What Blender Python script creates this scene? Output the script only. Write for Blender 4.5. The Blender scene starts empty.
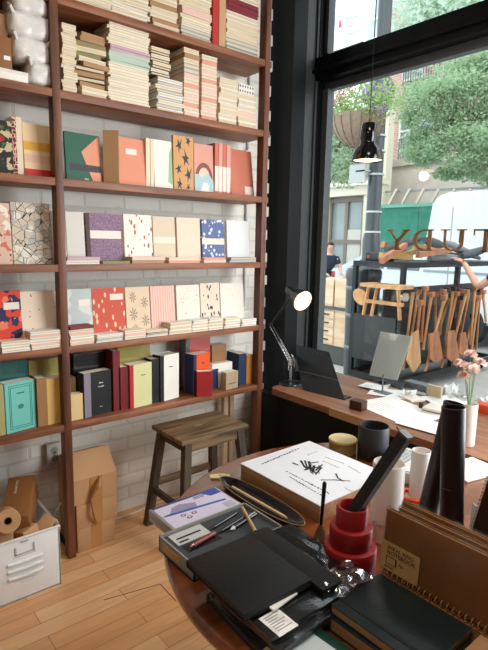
import bpy, bmesh, math, random
from mathutils import Vector, Matrix, noise
from math import pi, sin, cos, radians as R
S = bpy.context.scene
COL = S.collection
rnd = random.Random(7)

# ------------------------------------------------------------------ camera
H, F = 1.5, 520.0
yaw, pitch, roll = R(50.5), R(-9.07), R(1.15)
fwd = Vector((-sin(yaw)*cos(pitch), cos(yaw)*cos(pitch), sin(pitch)))
r0 = Vector((cos(yaw), sin(yaw), 0)); u0 = r0.cross(fwd)
rt = r0*cos(roll)+u0*sin(roll); up = u0*cos(roll)-r0*sin(roll)
EYE = Vector((0, 0, H))
cam = bpy.data.cameras.new('camera'); co = bpy.data.objects.new('camera', cam); COL.objects.link(co)
m = Matrix((rt, up, -fwd)).transposed().to_4x4(); m.translation = EYE
co.matrix_world = m
cam.sensor_fit = 'VERTICAL'; cam.sensor_height = 24.0; cam.lens = 24.0*F/650.0
cam.clip_start = .05; cam.clip_end = 300
S.camera = co
def at(x, y, ax, v):                      # the point where the sight line of a pixel meets a world plane
    d = fwd*F + rt*(x-244) - up*(y-325)
    return EYE + d*((v-EYE[ax])/d[ax])
# ------------------------------------------------------------------ view, sky, lights
S.view_settings.view_transform = 'Standard'; S.view_settings.look = 'None'
S.view_settings.gamma = 1; S.view_settings.use_curve_mapping = False
S.view_settings.exposure = 0.0
W = bpy.data.worlds.new('world'); S.world = W; W.use_nodes = True
bg = W.node_tree.nodes['Background']; bg.inputs[0].default_value = (.86, .95, 1, 1); bg.inputs[1].default_value = 2.5
def light(name, kind, loc, energy, color=(1, 1, 1), size=1, rot=(0, 0, 0), size_y=None, portal=False):
    l = bpy.data.lights.new(name, kind); l.energy = energy; l.color = color
    if kind == 'AREA':
        l.size = size
        if size_y: l.shape = 'RECTANGLE'; l.size_y = size_y
        if portal: l.cycles.is_portal = True
    elif kind == 'SUN': l.angle = size
    else: l.shadow_soft_size = size
    o = bpy.data.objects.new(name, l); o.location = loc; o.rotation_euler = rot; COL.objects.link(o); return o
light('overcast_sun', 'SUN', (0, 0, 10), 1.3, (1, .97, .93), R(30), (R(38), 0, R(25)))
light('added_ceiling_fill', 'AREA', (-.4, .9, 3.3), 19, (1, .86, .70), .7)  # unseen area lights added under the ceiling to fill the room
light('added_ceiling_fill', 'AREA', (-.2, -1.2, 3.3), 19, (1, .86, .70), .7)
light('added_window_fill', 'AREA', (-.1, 2.45, 1.75), 78, (.95, .98, 1), 1.3, (R(-90), 0, R(-25)), 2.0)  # area light added inside the glass to strengthen the daylight

# ------------------------------------------------------------------ materials
MC = {}
def lin(c):
    if isinstance(c, str):
        c = c.lstrip('#'); c = [int(c[i:i+2], 16)/255 for i in (0, 2, 4)]
        c = [v/12.92 if v <= .04045 else ((v+.055)/1.055)**2.4 for v in c]
    return (c[0], c[1], c[2], 1)
def mat(name, col, rough=.6, metal=0, spec=.4, alpha=1, emit=0, coat=0, trans=0, bump=None, vary=None):
    if name in MC: return MC[name]
    m = bpy.data.materials.new(name); m.use_nodes = True; nt = m.node_tree; b = nt.nodes['Principled BSDF']
    c = lin(col); b.inputs['Base Color'].default_value = c
    b.inputs['Roughness'].default_value = rough; b.inputs['Metallic'].default_value = metal
    b.inputs['Specular IOR Level'].default_value = spec; b.inputs['Alpha'].default_value = alpha
    b.inputs['Coat Weight'].default_value = coat; b.inputs['Transmission Weight'].default_value = trans
    if emit: b.inputs['Emission Color'].default_value = c; b.inputs['Emission Strength'].default_value = emit
    tc = nt.nodes.new('ShaderNodeTexCoord')
    # fine surface variation so that nothing is a perfectly even colour
    sc, am = vary or (14, .10)
    n = nt.nodes.new('ShaderNodeTexNoise'); n.inputs['Scale'].default_value = sc; n.inputs['Detail'].default_value = 4
    nt.links.new(tc.outputs['Object'], n.inputs['Vector'])
    hs = nt.nodes.new('ShaderNodeHueSaturation'); hs.inputs['Color'].default_value = c
    mr = nt.nodes.new('ShaderNodeMapRange'); mr.inputs[3].default_value = 1-am; mr.inputs[4].default_value = 1+am
    nt.links.new(n.outputs['Fac'], mr.inputs[0]); nt.links.new(mr.outputs[0], hs.inputs['Value'])
    nt.links.new(hs.outputs[0], b.inputs['Base Color'])
    if bump:
        n2 = nt.nodes.new('ShaderNodeTexNoise'); n2.inputs['Scale'].default_value = bump[0]; n2.inputs['Detail'].default_value = 3
        nt.links.new(tc.outputs['Object'], n2.inputs['Vector'])
        bp = nt.nodes.new('ShaderNodeBump'); bp.inputs['Strength'].default_value = bump[1]; bp.inputs['Distance'].default_value = .01
        nt.links.new(n2.outputs['Fac'], bp.inputs['Height']); nt.links.new(bp.outputs[0], b.inputs['Normal'])
    MC[name] = m; return m
def wood(name, c1, c2, rough=.45, axis=1, scale=1.0, stretch=14, coat=0, bump=.15):
    if name in MC: return MC[name]
    m = bpy.data.materials.new(name); m.use_nodes = True; nt = m.node_tree; b = nt.nodes['Principled BSDF']; L = nt.links.new
    tc = nt.nodes.new('ShaderNodeTexCoord'); mp = nt.nodes.new('ShaderNodeMapping')
    s = [stretch*scale]*3; s[axis] = 1.2*scale; mp.inputs['Scale'].default_value = s
    L(tc.outputs['Object'], mp.inputs[0])
    n = nt.nodes.new('ShaderNodeTexNoise'); n.inputs['Scale'].default_value = 2.2; n.inputs['Detail'].default_value = 6; n.inputs['Distortion'].default_value = .6
    L(mp.outputs[0], n.inputs['Vector'])
    r = nt.nodes.new('ShaderNodeValToRGB'); r.color_ramp.elements[0].position = .34; r.color_ramp.elements[1].position = .68
    r.color_ramp.elements[0].color = lin(c1); r.color_ramp.elements[1].color = lin(c2)
    L(n.outputs['Fac'], r.inputs[0]); L(r.outputs[0], b.inputs['Base Color'])
    b.inputs['Roughness'].default_value = rough; b.inputs['Coat Weight'].default_value = coat; b.inputs['Coat Roughness'].default_value = .15
    bp = nt.nodes.new('ShaderNodeBump'); bp.inputs['Strength'].default_value = bump; bp.inputs['Distance'].default_value = .002
    L(n.outputs['Fac'], bp.inputs['Height']); L(bp.outputs[0], b.inputs['Normal'])
    MC[name] = m; return m
def pat(name, base, layers, rough=.55):
    """printed paper: layers of (colour, kind, scale, threshold) over a base colour"""
    if name in MC: return MC[name]
    m = bpy.data.materials.new(name); m.use_nodes = True; nt = m.node_tree; b = nt.nodes['Principled BSDF']; L = nt.links.new
    tc = nt.nodes.new('ShaderNodeTexCoord'); prev = None
    b.inputs['Roughness'].default_value = rough; b.inputs['Specular IOR Level'].default_value = .3
    for i, (c, kind, sc, th) in enumerate(layers):
        mp = nt.nodes.new('ShaderNodeMapping'); mp.inputs['Location'].default_value = (i*3.1+.4, i*1.7, i*2.3)
        mp.inputs['Scale'].default_value = (1, .001, 1)
        L(tc.outputs['Object'], mp.inputs[0])
        if kind == 'noise' or kind == 'blot':
            t = nt.nodes.new('ShaderNodeTexNoise'); t.inputs['Scale'].default_value = sc; t.inputs['Detail'].default_value = 1.5
            out = t.outputs['Fac']; op = 'GREATER_THAN'
        elif kind == 'edge':
            t = nt.nodes.new('ShaderNodeTexVoronoi'); t.feature = 'DISTANCE_TO_EDGE'; t.inputs['Scale'].default_value = sc; out = t.outputs['Distance']; op = 'LESS_THAN'
        elif kind == 'cell':
            t = nt.nodes.new('ShaderNodeTexVoronoi'); t.inputs['Scale'].default_value = sc
            sp = nt.nodes.new('ShaderNodeSeparateColor'); L(t.outputs['Color'], sp.inputs[0]); out = sp.outputs[i % 3]; op = 'GREATER_THAN'
        elif kind == 'wave':
            t = nt.nodes.new('ShaderNodeTexWave'); t.inputs['Scale'].default_value = sc; t.inputs['Distortion'].default_value = 3; out = t.outputs['Fac']; op = 'GREATER_THAN'
        else:
            t = nt.nodes.new('ShaderNodeTexVoronoi'); t.inputs['Scale'].default_value = sc; out = t.outputs['Distance']; op = 'LESS_THAN'
            if kind == 'leaf': mp.inputs['Scale'].default_value = (1, .001, .45); mp.inputs['Rotation'].default_value = (0, R(35+60*i), 0)
        L(mp.outputs[0], t.inputs['Vector'])
        mt = nt.nodes.new('ShaderNodeMath'); mt.operation = op; mt.inputs[1].default_value = th; L(out, mt.inputs[0])
        mx = nt.nodes.new('ShaderNodeMix'); mx.data_type = 'RGBA'
        if prev is None: mx.inputs[6].default_value = lin(base)
        else: L(prev, mx.inputs[6])
        mx.inputs[7].default_value = lin(c); L(mt.outputs[0], mx.inputs[0]); prev = mx.outputs[2]
    L(prev, b.inputs['Base Color'])
    MC[name] = m; return m
def glass(name, tint=(1, 1, 1), refl=.08, rough=.0, haze=None):
    if name in MC: return MC[name]
    m = bpy.data.materials.new(name); m.use_nodes = True; nt = m.node_tree; L = nt.links.new
    for n in list(nt.nodes): nt.nodes.remove(n)
    o = nt.nodes.new('ShaderNodeOutputMaterial'); t = nt.nodes.new('ShaderNodeBsdfTransparent'); g = nt.nodes.new('ShaderNodeBsdfGlossy')
    t.inputs[0].default_value = (*tint, 1); g.inputs['Roughness'].default_value = rough
    f = nt.nodes.new('ShaderNodeLayerWeight'); f.inputs['Blend'].default_value = .12
    mr = nt.nodes.new('ShaderNodeMapRange'); mr.inputs[3].default_value = refl; mr.inputs[4].default_value = .6
    L(f.outputs['Fresnel'], mr.inputs[0])
    mx = nt.nodes.new('ShaderNodeMixShader'); L(mr.outputs[0], mx.inputs[0]); L(t.outputs[0], mx.inputs[1]); L(g.outputs[0], mx.inputs[2])
    out = mx.outputs[0]
    if haze:
        d = nt.nodes.new('ShaderNodeBsdfDiffuse'); d.inputs[0].default_value = lin(haze[0]); m2 = nt.nodes.new('ShaderNodeMixShader')
        m2.inputs[0].default_value = haze[1]; L(out, m2.inputs[1]); L(d.outputs[0], m2.inputs[2]); out = m2.outputs[0]
    L(out, o.inputs[0]); MC[name] = m; return m

def brickmat(name, c1, c2, cm, bw=.21, bh=.072, mortar=.010, plane='x', rough=.6, bump=.5, worn=None):
    m = bpy.data.materials.new(name); m.use_nodes = True; nt = m.node_tree; b = nt.nodes['Principled BSDF']; L = nt.links.new
    tc = nt.nodes.new('ShaderNodeTexCoord'); sp = nt.nodes.new('ShaderNodeSeparateXYZ'); cb = nt.nodes.new('ShaderNodeCombineXYZ')
    L(tc.outputs['Object'], sp.inputs[0]); L(sp.outputs[1 if plane == 'x' else 0], cb.inputs[0]); L(sp.outputs[2], cb.inputs[1])
    nz = nt.nodes.new('ShaderNodeTexNoise'); nz.inputs['Scale'].default_value = 9; L(cb.outputs[0], nz.inputs['Vector'])
    ma = nt.nodes.new('ShaderNodeVectorMath'); ma.operation = 'MULTIPLY_ADD'; ma.inputs[1].default_value = (.014, .012, 0); L(nz.outputs['Color'], ma.inputs[0]); L(cb.outputs[0], ma.inputs[2])
    br = nt.nodes.new('ShaderNodeTexBrick'); L(ma.outputs[0], br.inputs['Vector'])
    br.inputs['Scale'].default_value = 1; br.inputs['Brick Width'].default_value = bw; br.inputs['Row Height'].default_value = bh
    br.inputs['Mortar Size'].default_value = mortar; br.inputs['Mortar Smooth'].default_value = .6
    br.inputs['Color1'].default_value = lin(c1); br.inputs['Color2'].default_value = lin(c2); br.inputs['Mortar'].default_value = lin(cm)
    col = br.outputs['Color']
    if worn:
        n3 = nt.nodes.new('ShaderNodeTexNoise'); n3.inputs['Scale'].default_value = 5; n3.inputs['Detail'].default_value = 8; n3.inputs['Roughness'].default_value = .7
        L(cb.outputs[0], n3.inputs['Vector'])
        rp = nt.nodes.new('ShaderNodeValToRGB'); rp.color_ramp.elements[0].position = .60; rp.color_ramp.elements[1].position = .70
        L(n3.outputs['Fac'], rp.inputs[0]); mx = nt.nodes.new('ShaderNodeMix'); mx.data_type = 'RGBA'
        mm = nt.nodes.new('ShaderNodeMath'); mm.operation = 'MULTIPLY'; mm.inputs[1].default_value = .5; L(rp.outputs[0], mm.inputs[0])
        L(mm.outputs[0], mx.inputs[0]); L(col, mx.inputs[6]); mx.inputs[7].default_value = lin(worn); col = mx.outputs[2]
    L(col, b.inputs['Base Color']); b.inputs['Roughness'].default_value = rough
    inv = nt.nodes.new('ShaderNodeMath'); inv.operation = 'SUBTRACT'; inv.inputs[0].default_value = 1; L(br.outputs['Fac'], inv.inputs[1])
    n2 = nt.nodes.new('ShaderNodeTexNoise'); n2.inputs['Scale'].default_value = 45; n2.inputs['Detail'].default_value = 5; L(cb.outputs[0], n2.inputs['Vector'])
    ad = nt.nodes.new('ShaderNodeMath'); ad.operation = 'MULTIPLY_ADD'; ad.inputs[1].default_value = .55; L(n2.outputs['Fac'], ad.inputs[0]); L(inv.outputs[0], ad.inputs[2])
    bp = nt.nodes.new('ShaderNodeBump'); bp.inputs['Strength'].default_value = bump; bp.inputs['Distance'].default_value = .008
    L(ad.outputs[0], bp.inputs['Height']); L(bp.outputs[0], b.inputs['Normal']); MC[name] = m; return m
def plankmat(name):
    m = bpy.data.materials.new(name); m.use_nodes = True; nt = m.node_tree; b = nt.nodes['Principled BSDF']; L = nt.links.new
    tc = nt.nodes.new('ShaderNodeTexCoord'); sp = nt.nodes.new('ShaderNodeSeparateXYZ'); cb = nt.nodes.new('ShaderNodeCombineXYZ')
    L(tc.outputs['Object'], sp.inputs[0]); L(sp.outputs[1], cb.inputs[0]); L(sp.outputs[0], cb.inputs[1])
    br = nt.nodes.new('ShaderNodeTexBrick'); L(cb.outputs[0], br.inputs['Vector']); br.inputs['Scale'].default_value = 1
    br.inputs['Brick Width'].default_value = .9; br.inputs['Row Height'].default_value = .083; br.inputs['Mortar Size'].default_value = .0016
    br.inputs['Color1'].default_value = lin('#d39a68'); br.inputs['Color2'].default_value = lin('#e2b384'); br.inputs['Mortar'].default_value = lin('#a06c42')
    br.offset = .37
    mp = nt.nodes.new('ShaderNodeMapping'); mp.inputs['Scale'].default_value = (26, 2.2, 1); L(tc.outputs['Object'], mp.inputs[0])
    n = nt.nodes.new('ShaderNodeTexNoise'); n.inputs['Scale'].default_value = 1.6; n.inputs['Detail'].default_value = 7; n.inputs['Distortion'].default_value = 1; L(mp.outputs[0], n.inputs['Vector'])
    mr = nt.nodes.new('ShaderNodeMapRange'); mr.inputs[1].default_value = .3; mr.inputs[2].default_value = .7; mr.inputs[3].default_value = .88; mr.inputs[4].default_value = 1.1; L(n.outputs['Fac'], mr.inputs[0])
    hs = nt.nodes.new('ShaderNodeHueSaturation'); L(br.outputs['Color'], hs.inputs['Color']); L(mr.outputs[0], hs.inputs['Value']); L(hs.outputs[0], b.inputs['Base Color'])
    b.inputs['Roughness'].default_value = .38
    inv = nt.nodes.new('ShaderNodeMath'); inv.operation = 'SUBTRACT'; inv.inputs[0].default_value = 1; L(br.outputs['Fac'], inv.inputs[1])
    bp = nt.nodes.new('ShaderNodeBump'); bp.inputs['Strength'].default_value = .4; bp.inputs['Distance'].default_value = .002
    L(inv.outputs[0], bp.inputs['Height']); L(bp.outputs[0], b.inputs['Normal']); return m

BLK = mat('black paint', '#05080a', .5, spec=.22)
SHELFW = wood('shelf wood', '#63361f', '#985d3a', .5, 1, 1, 12)
PAGE = mat('page paper', '#efe6d6', .8)
KRAFT = mat('kraft board', '#bb8f66', .8, vary=(6, .08))
KRAFTD = mat('brown kraft cover', '#8a592d', .6, vary=(5, .18))
WHITE = mat('white enamel', '#e6e6e4', .4)
CREAM = mat('cream paper', '#e9dcc5', .7)
BLACKC = mat('black cloth cover', '#121213', .6)
BLACKM = mat('black metal', '#121315', .35, .5)
INK = mat('black ink', '#202022', .7)
WHITEP = mat('white paper', '#f3f1ec', .7)
CHROME = mat('steel', '#c9ccd0', .25, 1)
PLAST = glass('clear plastic film', (.97, .97, .97), .10, .12)

# ------------------------------------------------------------------ mesh helpers
def BM(): return bmesh.new()
def box(bm, a, b, mi=0, rot=None, bev=0):
    a = Vector(a); b = Vector(b); c = (a+b)/2; s = b-a
    M = Matrix.Translation(c) @ (rot.to_4x4() if rot else Matrix()) @ Matrix.Diagonal((abs(s.x), abs(s.y), abs(s.z), 1))
    r = bmesh.ops.create_cube(bm, size=1, matrix=M)
    fs = {f for v in r['verts'] for f in v.link_faces}
    for f in fs: f.material_index = mi
    if bev:
        es = list({e for f in fs for e in f.edges})
        rb = bmesh.ops.bevel(bm, geom=es, offset=bev, segments=2, affect='EDGES', profile=.5)
        for f in rb['faces']: f.material_index = mi
    return r
def tube(bm, pts, r, mi=0, n=8, cap=True):
    pts = [Vector(p) for p in pts]; rs = r if isinstance(r, (list, tuple)) else [r]*len(pts); rings = []
    ref = None
    for i, p in enumerate(pts):
        d = (pts[min(i+1, len(pts)-1)]-pts[max(i-1, 0)]).normalized()
        if ref is None: ref = d.orthogonal().normalized()
        ref = (ref - d*ref.dot(d)).normalized(); s = d.cross(ref)
        rings.append([bm.verts.new(p+(ref*cos(2*pi*k/n)+s*sin(2*pi*k/n))*rs[i]) for k in range(n)])
    for a, b in zip(rings, rings[1:]):
        for k in range(n):
            f = bm.faces.new((a[k], a[(k+1) % n], b[(k+1) % n], b[k])); f.material_index = mi; f.smooth = n > 6
    if cap:
        f = bm.faces.new(rings[0][::-1]); f.material_index = mi; f = bm.faces.new(rings[-1]); f.material_index = mi
def lathe(bm, prof, c=(0, 0, 0), n=28, mi=0, M=None, cap=True):
    c = Vector(c); rings = []
    for r, z in prof:
        rings.append([bm.verts.new(((M @ Vector((r*cos(2*pi*k/n), r*sin(2*pi*k/n), z))) if M else Vector((r*cos(2*pi*k/n), r*sin(2*pi*k/n), z)))+c) for k in range(n)])
    for a, b in zip(rings, rings[1:]):
        for k in range(n):
            f = bm.faces.new((a[k], a[(k+1) % n], b[(k+1) % n], b[k])); f.material_index = mi; f.smooth = True
    if prof[0] == prof[-1] or not cap: return
    if prof[0][0] > 1e-5: f = bm.faces.new(rings[0][::-1]); f.material_index = mi
    if prof[-1][0] > 1e-5: f = bm.faces.new(rings[-1]); f.material_index = mi
def prism(bm, poly, vec, mi=0):
    vec = Vector(vec); a = [bm.verts.new(Vector(p)) for p in poly]; b = [bm.verts.new(Vector(p)+vec) for p in poly]
    fs = [bm.faces.new(a[::-1]), bm.faces.new(b)]
    for k in range(len(a)): fs.append(bm.faces.new((a[k], a[(k+1) % len(a)], b[(k+1) % len(a)], b[k])))
    for f in fs: f.material_index = mi
def mesh(name, bm, mats, sharp=False):
    bmesh.ops.recalc_face_normals(bm, faces=bm.faces[:])
    me = bpy.data.meshes.new(name); bm.to_mesh(me); bm.free()
    for mm in (mats if isinstance(mats, (list, tuple)) else [mats]): me.materials.append(mm)
    try: me.set_sharp_from_angle(angle=R(40))
    except Exception: pass
    return me
def obj(name, bm, mats, parent=None, world=True):
    """one mesh object; with world=True its vertices are given in the parent's outside coordinates"""
    if parent is not None and world:
        bmesh.ops.transform(bm, matrix=parent.matrix_basis.inverted(), verts=bm.verts[:])
    o = bpy.data.objects.new(name, mesh(name, bm, mats)); COL.objects.link(o)
    if parent is not None: o.parent = parent
    return o
LABELS = {}
def tag(o, label, cat, group=None):
    o['label'] = label; o['category'] = cat
    if group: o['group'] = group
    LABELS.setdefault(label, []).append(o.name)
    return o
def thing(name, label, cat, loc=(0, 0, 0), rot=(0, 0, 0), group=None):
    o = bpy.data.objects.new(name, None); COL.objects.link(o); o.empty_display_size = .02
    o.location = loc; o.rotation_euler = rot
    o.matrix_basis = Matrix.LocRotScale(Vector(loc), __import__('mathutils').Euler(rot), None)
    return tag(o, label, cat, group)
def solo(name, bm, mats, label, cat, group=None, origin=None):
    """a thing that is one mesh; its origin goes to the middle of its base"""
    if origin is None:
        xs = [v.co for v in bm.verts]; origin = Vector(((min(p.x for p in xs)+max(p.x for p in xs))/2, (min(p.y for p in xs)+max(p.y for p in xs))/2, min(p.z for p in xs)))
    bmesh.ops.translate(bm, verts=bm.verts[:], vec=-Vector(origin))
    o = obj(name, bm, mats); o.location = origin
    return tag(o, label, cat, group)
def struct(name, bm, mats):
    o = obj(name, bm, mats); o['kind'] = 'structure'; return o
def text(name, s, size, mt, parent, M, depth=.0004, sx=1.0, align='LEFT'):
    c = bpy.data.curves.new(name, 'FONT'); c.body = s; c.size = size; c.extrude = depth; c.align_x = align; c.space_line = .95
    t = bpy.data.objects.new(name, c); COL.objects.link(t); bpy.context.view_layer.update()
    me = bpy.data.meshes.new_from_object(t.evaluated_get(bpy.context.evaluated_depsgraph_get()))
    bpy.data.objects.remove(t); me.materials.clear(); me.materials.append(mt)
    me.transform(M @ Matrix.Diagonal((sx, 1, 1, 1)))
    o = bpy.data.objects.new(name, me); COL.objects.link(o); o.parent = parent; return o
ORD = ['lowest', 'second', 'third', 'fourth', 'fifth', 'sixth', 'seventh', 'eighth', 'ninth', 'tenth', 'eleventh', 'twelfth', 'thirteenth', 'fourteenth', 'fifteenth', 'sixteenth', 'seventeenth', 'eighteenth', 'nineteenth', 'twentieth', 'twenty-first', 'twenty-second', 'twenty-third', 'twenty-fourth', 'twenty-fifth', 'twenty-sixth']
def ordn(i, n):
    if i == n-1 and n > 1: return 'topmost'
    if i == 0: return 'lowest'
    return ORD[i]+' up'
# ------------------------------------------------------------------ the room
XW, YE = -2.51, 2.235
WB = brickmat('white painted brick', '#e9e5dc', '#e1dcd1', '#d8d2c6', bump=.3, worn='#b0a698')
bm = BM(); box(bm, (XW-.25, -2.5, 0), (XW, YE, 3.6))
for k in range(50):                                     # the brick courses that tooth out at the wall's end
    if k % 2: box(bm, (XW-.12, YE, k*.072+.006), (XW, YE+.010+.004*(k % 3), k*.072+.066))
struct('wall_left', bm, WB)
bm = BM(); box(bm, (XW-.25, -2.5, -.1), (2.6, 2.95, 0)); struct('floor', bm, plankmat('maple floorboards'))
bm = BM(); box(bm, (XW-.25, -2.5, 3.6), (2.6, 2.95, 3.7)); struct('ceiling', bm, mat('ceiling white', '#6f685e', .8))
RW = mat('plaster', '#5f574c', .85)
bm = BM(); box(bm, (2.6, -2.5, 0), (2.7, 2.95, 3.6)); struct('wall_right', bm, RW)
bm = BM(); box(bm, (XW-.25, -2.6, 0), (2.7, -2.5, 3.6)); struct('wall_back', bm, RW)
# black window wall: pilaster, stepped jambs, panel below the ledge, transom
YG = 2.7
def xw(px, y, Y): return at(px, y, 1, Y).x
bm = BM()
box(bm, (XW-.25, YE+.055, 0), (xw(297, 200, 2.36), 2.40, 3.6))
x1, x2, x3 = xw(299, 200, 2.5), xw(309, 200, 2.5), xw(313, 200, 2.6)
box(bm, (x1-.3, 2.52, 0), (x1, 2.72, 3.6)); box(bm, (x1-.1, 2.62, 0), (-2.47, 2.72, 3.6))
box(bm, (-2.46, 2.1, 0), (2.6, 2.16, .575)); box(bm, (-2.46, 2.16, 0), (2.6, 2.8, .03))
box(bm, (-2.46, 2.74, 0), (2.6, 2.80, .60)); box(bm, (-2.46, 2.66, 3.45), (2.6, 2.95, 3.6))
struct('wall_front', bm, BLK)
bm = BM(); box(bm, (x1-.004, 2.505, .62), (x1+.003, 2.62, 3.45)); box(bm, (-2.50, 2.60, .62), (-2.475, 2.621, 3.45)); struct('trim_1', bm, mat('lit grey black paint', '#3c3f40', .4, vary=(30, .3)))  # light on the black jamb reveals, painted in as grey strips
GREYP = mat('lit grey black edge', '#565d60', .4, vary=(40, .3))  # grey stands for light falling on the black sash edges
bm = BM(); box(bm, (-2.466, 2.66, .62), (-2.42, 2.72, 2.49)); box(bm, (-2.466, 2.66, 2.71), (-2.44, 2.72, 3.45)); box(bm, (-2.466, 2.68, 2.487), (2.4, 2.73, 2.535)); box(bm, (2.4, 2.66, .62), (2.6, 2.74, 3.45)); struct('trim_2', bm, GREYP)
bm = BM(); box(bm, (-2.62, 2.60, 2.535), (2.6, 2.73, 2.675), bev=.006); box(bm, (-2.62, 2.575, 2.575), (2.6, 2.60, 2.60), bev=.008); box(bm, (-2.6, 2.66, 2.675), (2.6, 2.72, 2.70))
struct('trim_3', bm, BLK)
bm = BM(); box(bm, (.35, 2.64, .62), (.47, 2.78, 3.45)); struct('trim_4', bm, BLK)
GL = glass('window glass', (.985, 1, .995), .025)
bm = BM(); box(bm, (-2.42, YG, .62), (.35, YG+.006, 2.49)); box(bm, (.47, YG, .62), (2.4, YG+.006, 2.49)); struct('window_1', bm, GL)
bm = BM(); box(bm, (-2.43, YG, 2.71), (.35, YG+.006, 3.45)); box(bm, (.47, YG, 2.71), (2.4, YG+.006, 3.45)); struct('window_2', bm, GL)
# the mirrored gilt letters on the glass, read properly from the street
GOLD = mat('gilt lettering', '#9a6a30', .45, .25)
def glyph(ch, s):
    bm = BM(); T = .006
    def bar(x0, z0, x1, z1): box(bm, (x0*s, 0, z0*s), (x1*s, T, z1*s))
    def diag(x0, z0, x1, z1, w):
        prism(bm, [(x0*s-w*s/2, 0, z0*s), (x0*s+w*s/2, 0, z0*s), (x1*s+w*s/2, 0, z1*s), (x1*s-w*s/2, 0, z1*s)], (0, T, 0))
    def arc(cx, cz, rx, rz, a0, a1, w0, n=20):
        for k in range(n):
            a, b = R(a0+(a1-a0)*k/n), R(a0+(a1-a0)*(k+1)/n); w = w0
            prism(bm, [((cx+rx*cos(a))*s, 0, (cz+rz*sin(a))*s), ((cx+rx*cos(b))*s, 0, (cz+rz*sin(b))*s), ((cx+(rx-w)*cos(b))*s, 0, (cz+(rz-w*.55)*sin(b))*s), ((cx+(rx-w)*cos(a))*s, 0, (cz+(rz-w*.55)*sin(a))*s)], (0, T, 0))
    if ch == 'Y':
        diag(.5, .42, .13, .95, .18); diag(.5, .42, .85, .95, .09); bar(.42, 0, .60, .45); bar(.30, 0, .72, .06); bar(0, .94, .34, 1); bar(.68, .94, 1, 1)
    if ch == 'D':
        bar(.08, 0, .24, 1); bar(0, 0, .4, .06); bar(0, .94, .4, 1); arc(.38, .5, .5, .5, -90, 90, .17)
    if ch == 'U':
        bar(.1, .38, .27, .95); bar(.78, .38, .87, .95); arc(.485, .38, .385, .38, 180, 360, .13); bar(0, .94, .38, 1); bar(.64, .94, 1, 1)
    if ch == 'T':
        bar(.42, 0, .60, 1); bar(.30, 0, .72, .06); bar(.02, .92, 1, 1); bar(.02, .72, .07, 1); bar(.95, .72, 1, 1)
    return bm
sg = thing('window_lettering', 'gilt serif letters of a shop name on the window glass, seen mirrored', 'lettering', at(438, 251, 1, 2.708))
zl = at(438, 251, 1, 2.708).z
for ch, px0, px1 in (('Y', 386, 409), ('D', 410, 433), ('U', 440, 466), ('T', 473, 499)):
    a, b = at(px0, 240, 1, 2.708).x, at(px1, 240, 1, 2.708).x
    g = glyph(ch, .112)
    sc = (b-a)/.112
    bmesh.ops.transform(g, matrix=Matrix.Translation((b, 2.708, zl)) @ Matrix.Diagonal((-sc, 1, 1.07, 1)), verts=g.verts[:])
    obj('letter', g, GOLD, sg)

# conduit and cable on the brick wall
bm = BM(); tube(bm, [(XW+.012, 2.06, 1.1), (XW+.012, 2.07, 2.9)], .009); box(bm, (XW, 2.04, 2.02), (XW+.02, 2.09, 2.04)); box(bm, (XW, 2.04, 1.6), (XW+.02, 2.09, 1.62))
solo('wall_conduit', bm, mat('white painted steel', '#d7d8d6', .5), 'white painted conduit running up the brick wall beside the right shelf post', 'pipe')

# ------------------------------------------------------------------ shelf unit
XF = -2.253
SZ = {0: 2.470, 1: 2.107, 2: 1.752, 3: 1.388, 4: 1.025, 5: .664}
sh = thing('wall_shelf_unit', 'tall open reddish brown wooden shelf unit against the white brick wall', 'shelving', (XF-.1, .84, 0))
for k, z in SZ.items():
    bm = BM(); box(bm, (XF-.225, -.75, z-.032), (XF+.002, 2.015, z), bev=.0015)
    obj('shelf_board', bm, SHELFW, sh)
PW = wood('shelf post wood', '#4a2816', '#79452a', .5, 2, 1, 12)
for y in (.812, 1.968, -.35):
    bm = BM(); box(bm, (XF-.05, y, 0), (XF+.004, y+.034, 2.95), bev=.0015); obj('post', bm, PW, sh)
bm = BM(); tube(bm, [(XF-.06, .829, .035), (XF-.20, .829, .035)], .012); obj('foot_rail', bm, BLACKM, sh)

# ------------------------------------------------------------------ books standing face out
def cover_bm(w, t, h, ct=.0022, marks=(), spine_mi=0, round_=False):
    """front board at local y=0, spine along local x=0"""
    bm = BM()
    box(bm, (0, 0, 0), (w, ct, h)); box(bm, (0, t-ct, 0), (w, t, h)); box(bm, (0, ct, 0), (ct, t-ct, h), mi=spine_mi)
    if spine_mi: box(bm, (0, -.0004, 0), (w*.16, 0, h), mi=spine_mi)
    for mk in marks:
        pts, mi = mk
        prism(bm, [(u*w, -.0006-.0001*mi, v*h) for u, v in pts], (0, .0005, 0), mi)
    return bm
def rect(u0, v0, u1, v1): return [(u0, v0), (u1, v0), (u1, v1), (u0, v1)]
def ell(cx, cy, rx, ry, n=16, a0=0, a1=360): return [(cx+rx*cos(R(a0+(a1-a0)*k/n)), cy+ry*sin(R(a0+(a1-a0)*k/n))) for k in range(n+(a1-a0 != 360))]
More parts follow.
